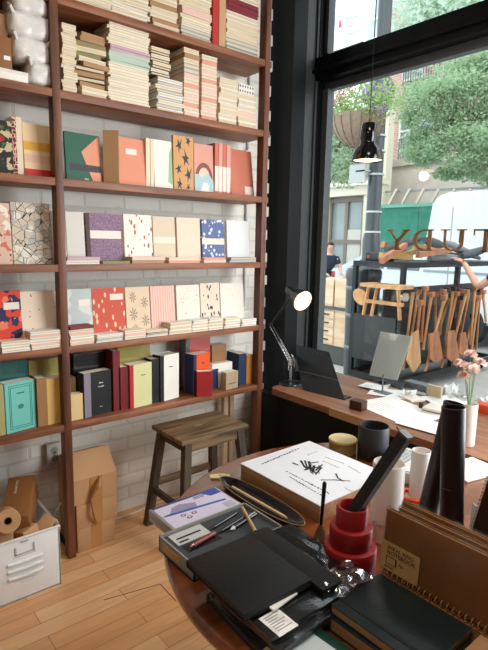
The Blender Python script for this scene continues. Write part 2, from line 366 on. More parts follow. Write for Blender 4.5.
def book(label, px0, px1, ytop, row, t=.02, X=None, lean=0, yawd=0, mats=None, marks=(), spine_mi=0, name='book', cat='book', group=None, page=None, words=None, wrapped=False, xo=0):
    z = SZ[row]; X = X if X is not None else XF-.06
    y0 = at(px0, ytop+15, 0, X).y; y1 = at(px1, ytop+15, 0, X).y; ht = at((px0+px1)/2, ytop, 0, X-.02).z - z
    w = (y1-y0)/cos(R(yawd))
    T = thing(name, label, cat, (X, y0, z+.0005), (R(-lean), 0, R(90+yawd)), group)
    h = ht/cos(R(lean))
    mats = mats if isinstance(mats, list) else [mats]
    obj('cover', cover_bm(w, t, h, marks=marks, spine_mi=spine_mi), mats, T, False)
    bm = BM(); box(bm, (.0022, .0023, .002), (w-.002, t-.0023, h-.002)); obj('page_block', bm, page or PAGE, T, False)
    if words:
        for s, u, v, size, mt in words:
            text('title', s, size, mt, T, Matrix.Translation((u*w, -.0012, v*h)) @ Matrix.Rotation(pi/2, 4, 'X'), align='CENTER')
    if wrapped:
        bm = BM(); box(bm, (-.002, -.002, 0), (w+.002, t+.002, h+.003))
        bmesh.ops.subdivide_edges(bm, edges=bm.edges[:], cuts=9, use_grid_fill=True)
        for v in bm.verts:
            n = noise.noise(v.co*55); v.co += Vector((n*.002, -abs(n)*.003-.0006 if v.co.y < .001 else n*.001, 0))
        obj('shrink_wrap', bm, PLAST, T, False)
    return T
def C(name, c, r=.55): return mat(name, c, r, vary=(20, .05))
# ================================================================== shelf contents
# --- row 2 (second display row from the top)
G2, G3, G4, G5 = 'books standing on the upper display shelf', 'books standing on the middle display shelf', 'notebooks propped on the lower display shelf', 'boxed books on the lowest shelf'
book('dark camouflage patterned notebook at the left photo edge, upper display shelf', -14, 12, 121, 2, .02,
     mats=pat('camouflage', '#2b2a26', [('#c9b58e', 'noise', 34, .56), ('#a33322', 'noise', 24, .66), ('#55603a', 'noise', 30, .63)]), name='notebook')
book('thick book with red tartan spine beside the striped notebook', 12, 22, 118, 2, .15, lean=0,
     mats=[C('ivory board', '#e6d3b5'), pat('tartan', '#8f2a2c', [('#2b2024', 'wave', 40, .8), ('#e3c9b8', 'edge', 60, .06)])], marks=[(rect(0, 0, .42, 1), 1)])
book('notebook with cream, yellow, pink and red horizontal stripes', 24, 56, 125, 2, .012, lean=5,
     mats=[C('stripe cream', '#e6c9a0'), C('stripe yellow', '#dba63a'), C('stripe pink', '#e2b59b'), C('stripe red', '#c2271d')],
     marks=[(rect(0, .5, 1, .66), 1), (rect(0, .27, 1, .42), 2), (rect(0, 0, 1, .15), 3)], name='notebook')
book('green and peach geometric notebook with a dark paper band', 66, 102, 134, 2, .015, lean=4, yawd=4,
     mats=[C('deep green', '#1f5a45'), C('peach', '#dd9370'), C('band dark', '#39353a'), C('pale', '#cfd8c8')],
     marks=[([(1, 0), (1, 1), (.98, 1), (.45, .62), (.75, .02)], 1), (rect(.1, .22, 1, .36), 2), (rect(.5, .05, .62, .07), 3)], name='notebook')
book('tan board notebook angled between the green one and the coral one', 103, 114, 132, 2, .012, yawd=-40, mats=C('tan board', '#c59a70'), name='notebook')
book('coral notebook with a small white label', 119, 146, 139, 2, .018, lean=4,
     mats=[C('coral cover', '#e08f70'), C('label white', '#f2dfd4')], marks=[(rect(.28, .66, .68, .78), 1)], name='notebook')
book('tall cream spined book right of the coral notebook', 146, 150, 139, 2, .16, mats=C('cream board', '#e6d4b6'))
book('slim ivory book standing left of the white and green one', 150.5, 154, 140, 2, .15, mats=C('ivory board', '#e6d3b5'))
book('white notebook with a pale green shape', 155, 173, 141, 2, .014, lean=4, mats=[C('white cover', '#ece7dc'), C('leaf green', '#9db98a')], marks=[([(.75, .15), (1, .1), (1, .9), (.85, .75)], 1)], name='notebook')
def bird(cx, cy, s, a):
    p = [(-1, .1), (-.35, .25), (-.1, .9), (.15, .25), (.9, .75), (.35, 0), (.3, -.6), (0, -.25), (-.45, -.9), (-.3, -.1)]
    return [(cx+s*(x*cos(a)-y*sin(a)), cy+s*.7*(x*sin(a)+y*cos(a))) for x, y in p]
book('tan notebook covered in dark flying swallows', 174, 194, 137, 2, .016, lean=2, mats=[C('tan cover', '#d09a5e'), C('swallow navy', '#23303c')],
     marks=[(bird(*q), 1) for q in [(.3, .82, .2, .3), (.75, .93, .16, 2), (.62, .6, .24, 1.2), (.25, .4, .18, 2.6), (.75, .3, .22, .2), (.3, .12, .18, 1), (.72, .08, .12, 3)]], name='notebook')
book('pink notebook with a rainbow arch and pale blue hills', 195, 214, 145, 2, .014, lean=3,
     mats=[C('dusty pink', '#d99b88'), C('arch brown', '#8a4a3a'), C('arch cream', '#e6c8ae'), C('hill blue', '#a9c8ce'), C('hill white', '#e8e4da')],
     marks=[([*ell(.5, .3, .45, .32, 16, 0, 180)], 1), ([*ell(.5, .3, .3, .22, 16, 0, 180)], 2), ([(0, 0), (1, 0), (1, .25), (.7, .42), (.4, .3), (.15, .38), (0, .36)], 3), ([(.3, 0), (.8, 0), (.7, .2), (.45, .22)], 4)], name='notebook')
for i, px in enumerate((215, 219, 223, 227)):
    book('slim edge-on pink notebook, %s of four, right of the rainbow cover' % ('first', 'second', 'third', 'fourth')[i], px, px+3.6, 144+i*.6, 2, .14,
         mats=[C('pink spine %d' % (i % 2), ('#c96a52', '#dd9a86')[i % 2]), C('label white', '#f2dfd4')], marks=[(rect(0, .05, 1, .55), 1)], name='notebook', group='slim pink notebooks')
book('plain coral red notebook last on the right of the upper display shelf', 232, 256, 150, 2, .012, lean=8, yawd=3, mats=[C('coral red', '#c9745e'), C('label pale', '#e8d8cc')], marks=[(rect(.6, .04, .95, .22), 1)], name='notebook')

# --- row 3
book('blush and cream blot patterned notebook cut off by the left edge, middle display shelf', -16, 11, 203, 3, .02, lean=4, mats=pat('blush blots', '#dcb7a2', [('#c9745e', 'noise', 30, .58), ('#efe4d4', 'noise', 26, .6), ('#3c3434', 'noise', 40, .68)]), name='notebook')
book('notebook with tumbling grey and cream cube pattern and black gaps', 12, 51, 203, 3, .02, lean=4, mats=pat('tumbling cubes', '#e2dccf', [('#b9b4aa', 'cell', 32, .5), ('#d0c1aa', 'cell', 32, .62), ('#1c1b1b', 'edge', 32, .024)]), name='notebook')
book('plain white notebook standing behind the left shelf post', 52, 66, 211, 3, .012, lean=4, mats=C('white cover', '#ece7dc'), name='notebook')
book('plain pale grey notebook between the post and the purple floral one', 67, 85, 212, 3, .012, lean=4, mats=C('pale grey paper', '#d5d0c6'), name='notebook')
book('purple tiny-flower notebook with a white paper band and dark bound spine', 87, 123, 214, 3, .022, lean=4,
     mats=[pat('tiny flowers', '#8a6d86', [('#3c3050', 'spot', 160, .30), ('#d9b5b0', 'spot', 190, .2)]), C('dark spine', '#4a3028'), C('label white', '#f2dfd4')], marks=[(rect(0, 0, .1, 1), 1), (rect(.1, .5, .96, .66), 2)], name='notebook')
book('white notebook scattered with red and blue petals', 125, 153, 215, 3, .016, lean=4, mats=pat('petals', '#f0e6da', [('#c9573f', 'leaf', 40, .22), ('#4d5878', 'leaf', 44, .17)]), name='notebook')
book('cream notebook with fine line texture right of the petal patterned one', 154, 176, 217, 3, .014, lean=4, mats=[pat('fine lines', '#dfcfb6', [('#c6b294', 'wave', 60, .8)]), C('label cream', '#e9dcc8')], marks=[(rect(0, .42, 1, .56), 1)], name='notebook')
book('plain pinkish cream notebook left of the blue flowered one', 178, 201, 218, 3, .02, lean=4, mats=C('pink cream', '#e6d0ba'), name='notebook')
book('blue notebook with white round flowers and a pale band', 203, 225, 220, 3, .016, lean=4, mats=[pat('blue flowers', '#5f6f9c', [('#dfe0e6', 'spot', 42, .34), ('#5f6f9c', 'spot', 120, .16)]), C('label cream', '#e9dcc8')], marks=[(rect(0, .42, 1, .56), 1)], name='notebook')
book('white notebook last on the right of the middle display shelf', 228, 251, 221, 3, .016, lean=4, mats=C('cool white cover', '#e6e6e4'), name='notebook')

# --- row 4
book('navy and red big-flower notebook cut off by the left edge', -14, 22, 291, 4, .018, lean=5, mats=[pat('big flowers', '#2c2c52', [('#d3402c', 'noise', 18, .50), ('#e07a5a', 'noise', 22, .62), ('#e8a98c', 'noise', 40, .69)]), C('label pale', '#e8d8cc')], marks=[(rect(.5, .68, .95, .8), 1)], name='notebook')
book('cream notebook sprinkled with tiny red dots left of the post', 22, 60, 291, 4, .018, lean=5, mats=pat('red sprinkles', '#e3cfba', [('#a9392c', 'spot', 40, .12)]), name='notebook')
book('pale blue watercolour notebook beside the left post', 68, 94, 289, 4, .014, lean=5, mats=[pat('watercolour', '#bcc6c4', [('#d6dad4', 'noise', 12, .5)]), C('label white', '#f2dfd4')], marks=[(rect(.45, .68, .9, .8), 1)], name='notebook')
book('coral red notebook printed with small cream animals', 93, 126, 288, 4, .016, lean=5, mats=[pat('little animals', '#c9533c', [('#ecc9ae', 'leaf', 44, .26)]), C('label pale', '#e8d8cc')], marks=[(rect(.55, .76, .95, .88), 1)], name='notebook')
def palm(cx, cy, s):
    out = []
    for k in range(8):
        a = k*pi/4+.2; out.append([(cx, cy), (cx+s*.6*cos(a-.18), cy+s*.45*sin(a-.18)), (cx+s*cos(a), cy+s*.75*sin(a)), (cx+s*.6*cos(a+.18), cy+s*.45*sin(a+.18))])
    return out
book('cream notebook with grey palm crowns', 127, 151, 287, 4, .014, lean=5, mats=[C('sand cream', '#dfc6a6'), C('palm grey', '#8f8174')], marks=[(p, 1) for q in [(.3, .8, .17), (.78, .68, .18), (.3, .45, .2), (.8, .3, .19), (.35, .14, .17)] for p in palm(*q)], name='notebook')
book('pink notebook with pale feather lines', 152, 176, 286, 4, .014, lean=5, mats=pat('pink feathers', '#e0b0a0', [('#edcdc0', 'wave', 22, .78)]), name='notebook')
book('white notebook with small scattered sprigs', 178, 201, 285, 4, .014, lean=5, mats=pat('sprigs', '#e9e0d2', [('#8a6f5c', 'leaf', 60, .14), ('#c08a70', 'leaf', 75, .12)]), name='notebook')
book('cream notebook with bold black brush leaves', 202, 221, 283, 4, .014, lean=5, mats=pat('brush leaves', '#e3d2be', [('#2a2129', 'leaf', 58, .30)]), name='notebook')
book('ivory notebook with a few tiny specks, last on the right of the lower display shelf', 222, 245, 283, 4, .014, lean=5, mats=pat('specks', '#e8e2d6', [('#8a8078', 'leaf', 48, .09)]), name='notebook')

# --- row 5
XB = XF-.12
book('teal boxed book in shiny wrap behind the ornate turquoise book', -6, 28, 360, 5, .05, X=XB, mats=C('dark teal', '#1d6a66'), wrapped=True)
ring = lambda a, b: [(rect(a, b, 1-a, b+.012), 1), (rect(a, 1-b-.012, 1-a, 1-b), 1), (rect(a, b, a+.02, 1-b), 1), (rect(1-a-.02, b, 1-a, 1-b), 1)]
book('turquoise book with an ornate dark frame printed on its cover', 5, 37, 381, 5, .06, X=XF-.03, yawd=10, mats=[C('turquoise', '#6cbcb0'), C('frame teal', '#2c7a74'), C('olive spine', '#8b8a5a')], marks=ring(.12, .06)+ring(.17, .1)+[(ell(.5, .5, .1, .05), 1)],
     words=[('Carnet', .5, .76, .012, INK)])
book('pale olive book standing left of the turquoise one at the photo edge', -16, 4, 385, 5, .06, X=XF-.03, mats=C('olive', '#a5a26c'))
book('olive yellow boxed book in shiny wrap left of the post', 29, 61, 358, 5, .05, X=XB, mats=C('olive gold', '#a89a4a'), wrapped=True)
book('slim kraft brown book next to the yellow one', 37, 47, 377, 5, .1, X=XF-.04, mats=C('kraft brown', '#9b714a'))
book('soft yellow book left of the post', 47, 62, 377, 5, .1, X=XF-.04, mats=[C('soft yellow', '#d9b266'), C('warm white', '#e6d3b5')])
book('tall cream yellow book just right of the post', 70, 76, 376, 5, .06, X=XB+.02, mats=C('cream yellow', '#dcc088'))
book('small cream yellow book just right of the post', 70, 83, 393, 5, .04, X=XF-.03, mats=C('cream yellow', '#dcc088'))
book('black boxed book in shiny wrap behind the black cloth one', 74, 113, 352, 5, .05, X=XB, mats=BLACKC, wrapped=True)
book('black cloth book with mauve grey spine and small white title', 84, 113, 371, 5, .06, X=XF-.03, yawd=8, mats=[BLACKC, C('mauve grey', '#837b8c')], marks=[(rect(0, 0, .24, 1), 1)],
     words=[('Blanc', .62, .72, .011, WHITEP), ('de papier', .62, .64, .009, WHITEP), ('No 5', .6, .18, .006, WHITEP)])
book('tall dark red book behind the yellow-green ones', 113, 120, 350, 5, .12, X=XF-.04, mats=C('dark red', '#6f1519'))
book('lower dark red book left of the red spine', 119, 129, 366, 5, .1, X=XF-.04, mats=C('dark red', '#6f1519'))
book('olive boxed book in shiny wrap behind the yellow-green one with a red spine', 118, 150, 345, 5, .05, X=XB, mats=C('olive gold', '#a89a4a'), wrapped=True)
book('yellow-green book with a red spine', 130, 153, 363, 5, .06, X=XF-.03, yawd=6, mats=[C('yellow green', '#d6d39c'), C('bright red', '#b3202a')], marks=[(rect(0, 0, .14, 1), 1)], spine_mi=1, words=[('Carnet', .6, .72, .010, INK)])
book('white covered book with a thick black spine', 161, 181, 354, 5, .07, X=XF-.04, yawd=10, mats=[C('white cover', '#ece7dc'), BLACKC], marks=[(rect(0, 0, .06, 1), 1)], spine_mi=1, words=[('Notes', .55, .72, .010, INK)])
book('black book standing left of the white covered one', 151, 160, 358, 5, .08, X=XF-.05, mats=BLACKC)
book('red boxed book in shiny wrap behind the orange one', 186, 210, 337, 5, .07, X=XB, mats=[C('scarlet', '#b8281c'), BLACKC], marks=[(rect(0, 0, .08, 1), 1)], spine_mi=1, wrapped=True)
book('bright orange book with a navy spine', 194, 212, 353, 5, .08, X=XF-.04, yawd=10, mats=[C('bright orange', '#e5541c'), C('navy', '#1c2c52')], marks=[(rect(0, 0, .08, 1), 1)], spine_mi=1, words=[('Cahier', .55, .75, .009, INK)])
book('small dark red book with cream page edges in front of the orange one', 197, 209, 370, 5, .05, X=XF-.005, yawd=-22, mats=C('cherry red', '#a02020'))
book('kraft box-shaped book at the back right of the orange one', 212, 226, 344, 5, .06, X=XB, mats=C('kraft brown', '#9b714a'))
book('small kraft covered book in front of the white and navy stack', 226, 239, 371, 5, .04, X=XF-.02, yawd=6, mats=[C('kraft grey', '#b09a7c'), C('navy', '#1c2c52')], marks=[(rect(.2, .3, .8, .34), 1)])
book('white and navy book lying behind the small kraft one', 212, 232, 362, 5, .08, X=XF-.08, mats=[C('white cover', '#ece7dc'), C('navy', '#1c2c52')], marks=[(rect(0, 0, .3, .8), 1)])
book('navy book standing near the right post', 239, 246, 353, 5, .12, X=XF-.05, mats=C('navy', '#1c2c52'))
book('ochre book last on the right, beside the right post', 246.5, 253, 354, 5, .12, X=XF-.05, mats=C('ochre', '#b9792c'))

# ------------------------------------------------------------------ stacks of lying books
SM = {}
SPAGE = mat('stack page edges', '#d6c4a6', .85, vary=(90, .16))
def flat_mesh(cc, pc, t):
    key = (cc.name, pc.name, round(t, 4))
    if key not in SM:
        bm = BM(); k = min(.004, t*.30)
        box(bm, (-.5, -.5, k), (.5, .5, t-k), 1); box(bm, (-.505, -.505, 0), (.505, .505, k), 0); box(bm, (-.505, -.505, t-k), (.505, .505, t), 0)
        SM[key] = mesh('stacked notebook', bm, [cc, pc])
    return SM[key]
def stack(where, row, px0, px1, ytop, n, cols, X=None, depth=.15, jit=.006, rotj=2.2, kind='notebook', z0=None, name='notebook', vary=None, dots=False, zt=None):
    X = XF-.02 if X is None else X
    z = SZ[row] if z0 is None else z0
    y0 = at(px0, ytop+10, 0, X).y; y1 = at(px1, ytop+10, 0, X).y
    top = at((px0+px1)/2, ytop, 0, X).z if zt is None else z+zt
    t = (top-z)/n; w = y1-y0
    for i in range(n):
        cname, cc = cols(i, n)
        o = bpy.data.objects.new(name, flat_mesh(cc, SPAGE if cname in ('cream', 'ivory', 'white', 'dark brown', 'grey', 'blue-grey') else cc, t*.97)); COL.objects.link(o)
        j = 1 if vary is None else 1-rnd.random()*vary
        o.scale = (depth, w*j, 1)
        o.location = (X-depth/2+rnd.uniform(-jit, jit*.3), (y0+y1)/2+rnd.uniform(-jit, jit), z+i*t+.0004)
        o.rotation_euler = (0, 0, R(rnd.uniform(-rotj, rotj)))
        if n == 1: lb = '%s %s, %s' % (cname, kind, where)
        else: lb = '%s %s, %s in the %s' % (cname, kind, ordn(i, n), where)
        tag(o, lb, 'notebook' if kind != 'magazine' else 'magazine', where)
    return z+n*t
def cyc(*a): return lambda i, n: a[i % len(a)]
cr = ('cream', C('stack cream', '#e2d2b6')); iv = ('ivory', C('stack ivory', '#e9dfcb')); kr = ('kraft brown', C('stack kraft', '#a9825a')); dk = ('dark brown', C('stack dark', '#4a3a2c'))
pk = ('pale pink', C('stack pink', '#e2bfae')); ms = ('pale green', C('stack mint', '#b9c8b8')); lv = ('lilac', C('stack lilac', '#c3a3ab')); wh = ('white', C('stack white', '#ecebe6'))
gy = ('grey', C('stack grey', '#9aa0a4')); rd = ('dark red', C('stack red', '#7c1f28')); ol = ('olive', C('stack olive', '#8a8352')); sg2 = ('salmon', C('stack salmon', '#d99a84')); bl = ('blue-grey', C('stack blue', '#8f9db4'))
band = lambda *L: (lambda i, n: next(c for f, c in L if i/n < f))
stack('even cream stack beside the left post, high shelf', 1, 62, 76, 24, 22, cyc(cr, cr, iv), jit=.006)
stack('untidy brownish stack on the high shelf', 1, 77, 107, 33, 13, cyc(iv, cr, kr, dk, kr, dk, kr, iv, ol, cr, ol, kr, kr), jit=.014, rotj=7, vary=.2)
stack('tallest stack with a lilac layer, high shelf', 1, 109, 149, 27, 26, band((.5, iv), (.64, ms), (.72, lv), (1.1, iv)), jit=.005)
zt = stack('grey-edged stack mid high shelf', 1, 157, 183, 79, 9, cyc(wh, gy, iv, bl), jit=.006)
stack('dark-edged pile topping the grey-edged stack', 1, 152, 170, 48, 8, cyc(dk, iv, dk, cr), z0=zt, jit=.006)
zt = stack('left pink lined stack on the high shelf', 1, 184, 199, 74, 9, cyc(pk, iv, sg2, iv), jit=.002)
stack('grey and buff pile above the pink lines', 1, 184, 199, 49, 5, cyc(gy, gy, cr, kr, cr), z0=zt, jit=.002)
stack('right pink lined stack on the high shelf', 1, 202, 217, 56, 14, cyc(sg2, iv, pk, iv), jit=.002)
stack('ivory stack right of the pink lined ones', 1, 220, 238, 79, 9, cyc(iv, wh, cr), jit=.006)
zt = stack('white stack nearest the right post, high shelf', 1, 239, 256, 95, 6, cyc(wh, iv, pk, wh), jit=.004)
T = thing('patterned_box', 'small white box with dark diamond print on the white stack nearest the right post', 'box', (XF-.09, at(247, 88, 0, XF).y, zt+.001))
bm = BM(); y0, y1 = at(239, 88, 0, XF-.02).y, at(254, 88, 0, XF-.02).y
box(bm, (XF-.16, y0, zt+.001), (XF-.02, y1, zt+.05)); 
for k in range(6):
    for j in range(2):
        cy = y0+(k+.5)*(y1-y0)/6; cz = zt+.014+j*.024
        prism(bm, [(XF-.02, cy-.005, cz), (XF-.02, cy, cz-.008), (XF-.02, cy+.005, cz), (XF-.02, cy, cz+.008)], (.0006, 0, 0), 1)
obj('carton', bm, [C('white cover', '#ece7dc'), INK], T)
# topmost shelf: only the lower part is in view
stack('leftmost stack on the topmost shelf', 0, 70, 112, -20, 7, cyc(iv, cr), jit=.008)
stack('second stack on the topmost shelf', 0, 113, 150, -8, 6, cyc(wh, iv), jit=.012, rotj=5)
stack('third stack on the topmost shelf', 0, 152, 178, -12, 8, cyc(cr, kr, iv), jit=.006)
zt = stack('stack left of the tall orange-red book', 0, 181, 211, -6, 12, band((.25, gy), (.5, iv), (.6, pk), (.8, cr), (1.1, iv)), jit=.008)
book('tall orange-red book standing on the topmost shelf', 213, 219, -10, 0, .13, X=XF-.02, mats=C('scarlet', '#b8281c'))
book('tan book standing right of the orange-red one on the topmost shelf', 219.5, 226, -8, 0, .13, X=XF-.02, mats=C('tan board', '#c59a70'))
stack('grey, cream and red stack, topmost shelf', 0, 227, 259, -12, 15, band((.2, gy), (.45, cr), (.55, iv), (.8, rd), (1.1, iv)), jit=.005)
# small pads in front of the display rows
def pads(where, row, px0, px1, ytop, n, cols, **k): stack(where, row, px0, px1, ytop, n, cols, X=XF+.0, depth=.065, jit=.002, rotj=4, kind='pocket notebook', name='pocket_notebook', **k)
pads('pile before the big-flower cover', 4, 2, 30, 341, 4, cyc(wh, iv))
pads('pile before the tiny red dots', 4, 31, 61, 331, 6, cyc(iv, pk, wh))
pads('pile before the pale blue cover', 4, 70, 94, 326, 6, cyc(pk, iv, wh, pk, iv, rd))
pads('pile before the little animals cover', 4, 97, 123, 334, 4, cyc(wh, gy, iv))
pads('pile before the palm crowns cover', 4, 125, 146, 330, 3, cyc(iv, pk))
pads('pile right of the palm crowns cover', 4, 147, 168, 330, 3, cyc(wh, dk, iv))
pads('pile before the pink feather cover', 4, 170, 192, 322, 3, cyc(iv))
pads('pile before the sprig cover', 4, 193, 208, 320, 4, cyc(iv, wh))
pads('pile before the brush leaf cover', 4, 209, 223, 318, 4, cyc(wh, iv, cr))
pads('pile before the speckled cover', 4, 225, 240, 318, 4, cyc(wh, iv))
pads('flat pile beside the right post', 4, 242, 256, 319, 3, cyc(wh))
pads('pile under the pale grey cover', 3, 67, 100, 257, 2, cyc(wh, lv))
pads('thin pad at the foot of the purple cover', 3, 103, 130, 261, 1, cyc(ol))
pads('pile under the petal cover', 3, 132, 165, 257, 2, cyc(kr, pk))
pads('pile under the plain cream covers', 3, 170, 200, 257.5, 2, cyc(sg2, iv))
pads('pile under the blue flowered cover', 3, 204, 226, 257.5, 2, cyc(pk, sg2))
pads('pile under the last white cover', 3, 230, 256, 257.5, 2, cyc(gy, bl))
# grey b pads under the topmost stacks

# upper left compartment: soft wrapped bundles, boxes
BW = mat('bubble wrap', '#dcd8d3', .3, spec=.6, bump=(35, .35))
def bundle(label, px0, px1, yb, yt, X):
    a = at(px0, yb, 0, X); b = at(px1, yb, 0, X); zt_ = at((px0+px1)/2, yt, 0, X).z; zb = a.z
    bm = BM(); box(bm, (X-.17, a.y, zb), (X, b.y, zt_)); bmesh.ops.subdivide_edges(bm, edges=bm.edges[:], cuts=14, use_grid_fill=True)
    c = Vector((X-.085, (a.y+b.y)/2, (zb+zt_)/2)); hs = Vector((.085, (b.y-a.y)/2, (zt_-zb)/2))
    for v in bm.verts:
        q = Vector([(v.co[i]-c[i])/hs[i] for i in range(3)]); l = max(1e-6, (abs(q.x)**4.4+abs(q.y)**4.4+abs(q.z)**4.4)**(1/4.4))
        q = q/l; n = noise.noise(v.co*28); n2 = noise.noise(v.co*90)
        q *= 1+.05*n+.004*n2
        v.co = Vector([c[i]+q[i]*hs[i]*.97 for i in range(3)])
    for f in bm.faces: f.smooth = True
    # knotted handle ears of the bag
    for sx in (-1, 1):
        tube(bm, [(X-.02, c.y+sx*hs.y*.7, c.z+hs.z*.5), (X+.004, c.y+sx*hs.y*.92, c.z+hs.z*.9), (X-.01, c.y+sx*hs.y*.98, c.z+hs.z*1.12)], [.009, .006, .002])
    return solo('wrapped_bundle', bm, BW, label, 'wrapped bundle', 'white wrapped bundles in the upper left compartment')
zz = SZ[1]; Xb = XF-.01
bundle('lowest of the white wrapped bundles piled in the upper left compartment', 29, 59, 84, 60, Xb)
bundle('second from the bottom of the white wrapped bundles in the upper left compartment', 13, 54, 58.5, 35, Xb)
bundle('third from the bottom of the white wrapped bundles in the upper left compartment', 9, 55, 33, 10, Xb)
bundle('topmost of the white wrapped bundles piled in the upper left compartment', 12, 52, 8.5, -12, Xb)
def carton_at(name, label, row_z, px0, px1, ytop, X, depth, mt, cat='box', zt=None):
    a = at(px0, ytop+8, 0, X); b = at(px1, ytop+8, 0, X); t = at((px0+px1)/2, ytop, 0, X).z
    T = thing(name, label, cat, (X-depth/2, (a.y+b.y)/2, row_z)); bm = BM(); box(bm, (X-depth, a.y, row_z), (X, b.y, t), bev=.002); obj('body', bm, mt, T)
    return T, a, b, t
T, a, b, t1 = carton_at('paper_box', 'flat white paper box under the kraft one in the upper left compartment', SZ[1], -40, 28, 66, XF-.01, .18, C('white cover', '#ece7dc'))
bm = BM(); box(bm, (XF-.19, a.y-.001, t1-.012), (XF-.009, b.y+.001, t1)); obj('lid', bm, C('pinkish white', '#e6dcd8'), T)
T, a, b, t2 = carton_at('kraft_box', 'kraft cardboard box with a small white tag in the upper left compartment', t1+.001, -30, 11, 33, XF-.02, .16, KRAFTD)
bm = BM(); box(bm, (XF-.02, b.y-.03, t1+.035), (XF-.0185, b.y-.006, t1+.05)); obj('tag', bm, WHITEP, T)
carton_at('kraft_box', 'tall dark kraft box behind the bundles, topmost at the left edge', t2+.001, -30, 7, 10, XF-.05, .13, C('kraft brown', '#9b714a'))
# ================================================================== below the shelves
def carton(name, label, x0, x1, y0, y1, z0, z1, mt=KRAFT, group=None, rotz=0, tape=True, flap=0):
    T = thing(name, label, 'cardboard box', ((x0+x1)/2, (y0+y1)/2, z0), (0, 0, R(rotz)), group)
    hx, hy, h = (x1-x0)/2, (y1-y0)/2, z1-z0
    bm = BM(); box(bm, (-hx, -hy, 0), (hx, hy, h), bev=.002); box(bm, (-hx+.001, -.0015, h-.0005), (hx-.001, .0015, h+.0006), 1)
    obj('carton', bm, [mt, C('box seam', '#6b4a30')], T, False)
    if tape:
        bm = BM(); box(bm, (hx, -.028, h*.0), (hx+.0008, .028, h)); box(bm, (-hx, -.028, h), (hx, .028, h+.0009)); obj('tape', bm, mat('brown tape', '#b07d48', .25), T, False)
    return T
xb = -2.225
ya, yb = at(84, 553, 2, 0).y, at(117, 543, 2, 0).y
yb = max(yb, ya+.2)
z1 = at(90, 515, 0, xb).z; z2 = at(90, 483, 0, xb).z; z3 = at(95, 445, 0, xb).z
print('cartons', ya, yb, z1, z2, z3)
xb = -2.27
carton('cardboard_box', 'lowest of the three taped kraft boxes stacked on the floor right of the left post', xb-.22, xb, .862, 1.055, 0, .122, group='kraft boxes stacked below the shelf')
carton('cardboard_box', 'middle one of the three taped kraft boxes stacked on the floor', xb-.22, xb+.004, .858, 1.066, .1235, .245, group='kraft boxes stacked below the shelf', rotz=1)
T = thing('cardboard_box', 'topmost kraft box of the three, tilted, with a torn strip of tape hanging', 'cardboard box', (xb-.11, .963, .247), (0, 0, R(-2)), 'kraft boxes stacked below the shelf')
bm = BM(); prism(bm, [(-.11, -.107, .0), (.115, -.107, .0), (.118, -.107, .125), (.01, -.107, .225), (-.11, -.107, .18)], (0, .214, 0)); obj('carton', bm, KRAFT, T, False)
bm = BM(); prism(bm, [(.1185, -.03, 0), (.1185, .03, 0), (.1190, .03, .125), (.1190, -.03, .125)], (.0008, 0, 0)); tube(bm, [(.121, .02, .123), (.145, .0, .08), (.13, -.03, .02), (.145, -.02, -.06), (.122, .0, -.12)], [.004, .012, .009, .010, .003], n=6)
obj('tape', bm, mat('brown tape', '#b07d48', .25), T, False)
# white enamelled bin on the floor
A0 = at(60, 583, 2, 0); print('bin', A0)
bx = -2.10; by1 = .72; hb = .275
T = thing('metal_storage_bin', 'white enamelled metal bin with embossed louvres and label holder on the floor', 'bin', (bx-.15, .5, 0))
bm = BM(); bt = .006; y0 = .10
box(bm, (bx-.30, y0, 0), (bx, by1, .006)); box(bm, (bx-bt, y0, 0), (bx, by1, hb), bev=.002); box(bm, (bx-.30, y0, 0), (bx-.30+bt, by1, hb)); box(bm, (bx-.30, y0, 0), (bx, y0+bt, hb)); box(bm, (bx-.30, by1-bt, 0), (bx, by1, hb))
tube(bm, [(bx, y0, hb), (bx, by1, hb), (bx-.3, by1, hb), (bx-.3, y0, hb), (bx, y0, hb)], .006); obj('tub', bm, WHITE, T)
yc = at(26, 572, 0, bx).y
bm = BM()
for k in range(3):
    prism(bm, [(bx, yc-.07, .10+k*.032), (bx+.008, yc-.06, .105+k*.032), (bx+.008, yc+.06, .105+k*.032), (bx, yc+.07, .10+k*.032)], (0, 0, .004)); tube(bm, [(bx+.002, yc-.07, .108+k*.032), (bx+.007, yc, .108+k*.032), (bx+.002, yc+.07, .108+k*.032)], .007, n=8)
obj('louvres', bm, WHITE, T)
bm = BM(); box(bm, (bx, yc-.04, .205), (bx+.003, yc-.034, .24)); box(bm, (bx, yc+.034, .205), (bx+.003, yc+.04, .24)); box(bm, (bx, yc-.04, .205), (bx+.003, yc+.04, .21)); box(bm, (bx, yc-.014, .255), (bx+.004, yc+.014, .262)); obj('label_holder', bm, C('bin grey metal', '#b8b8b6', .3), T)
bm = BM(); box(bm, (bx, yc-.045, .195), (bx+.0006, yc+.045, .198)); box(bm, (bx, yc-.05, .088), (bx+.0006, yc+.05, .090)); box(bm, (bx, yc-.03, .078), (bx+.0006, yc+.03, .0795)); obj('printed_line', bm, C('faint tan print', '#cdbba8'), T)
def rotbox(name, label, px, py, X, size, e, mt=KRAFT, cat='cardboard box', mark=None):
    c = at(px, py, 0, X); T = thing(name, label, cat, c, tuple(R(v) for v in e)); s = Vector(size)/2
    bm = BM(); box(bm, -s, s, bev=.0015); obj('carton', bm, mt, T, False)
    if mark: mark(T, s)
    return T
def lit(T, s):
    text('lettering', 'brown box', .02, C('faint tan print', '#cdbba8'), T, Matrix.Translation((-.02, -.01, s.z+.0006)) @ Matrix.Rotation(R(180), 4, 'Z'))
rotbox('cardboard_box', 'large brown kraft box lying tilted on top of the white metal bin', 20, 506, -2.30, (.27, .115, .115), (4, 14, -24), KRAFTD, mark=lit)
rotbox('small_carton', 'small open kraft carton sticking up in the middle of the white bin', 28, 537, -2.16, (.07, .075, .09), (8, -14, 22))
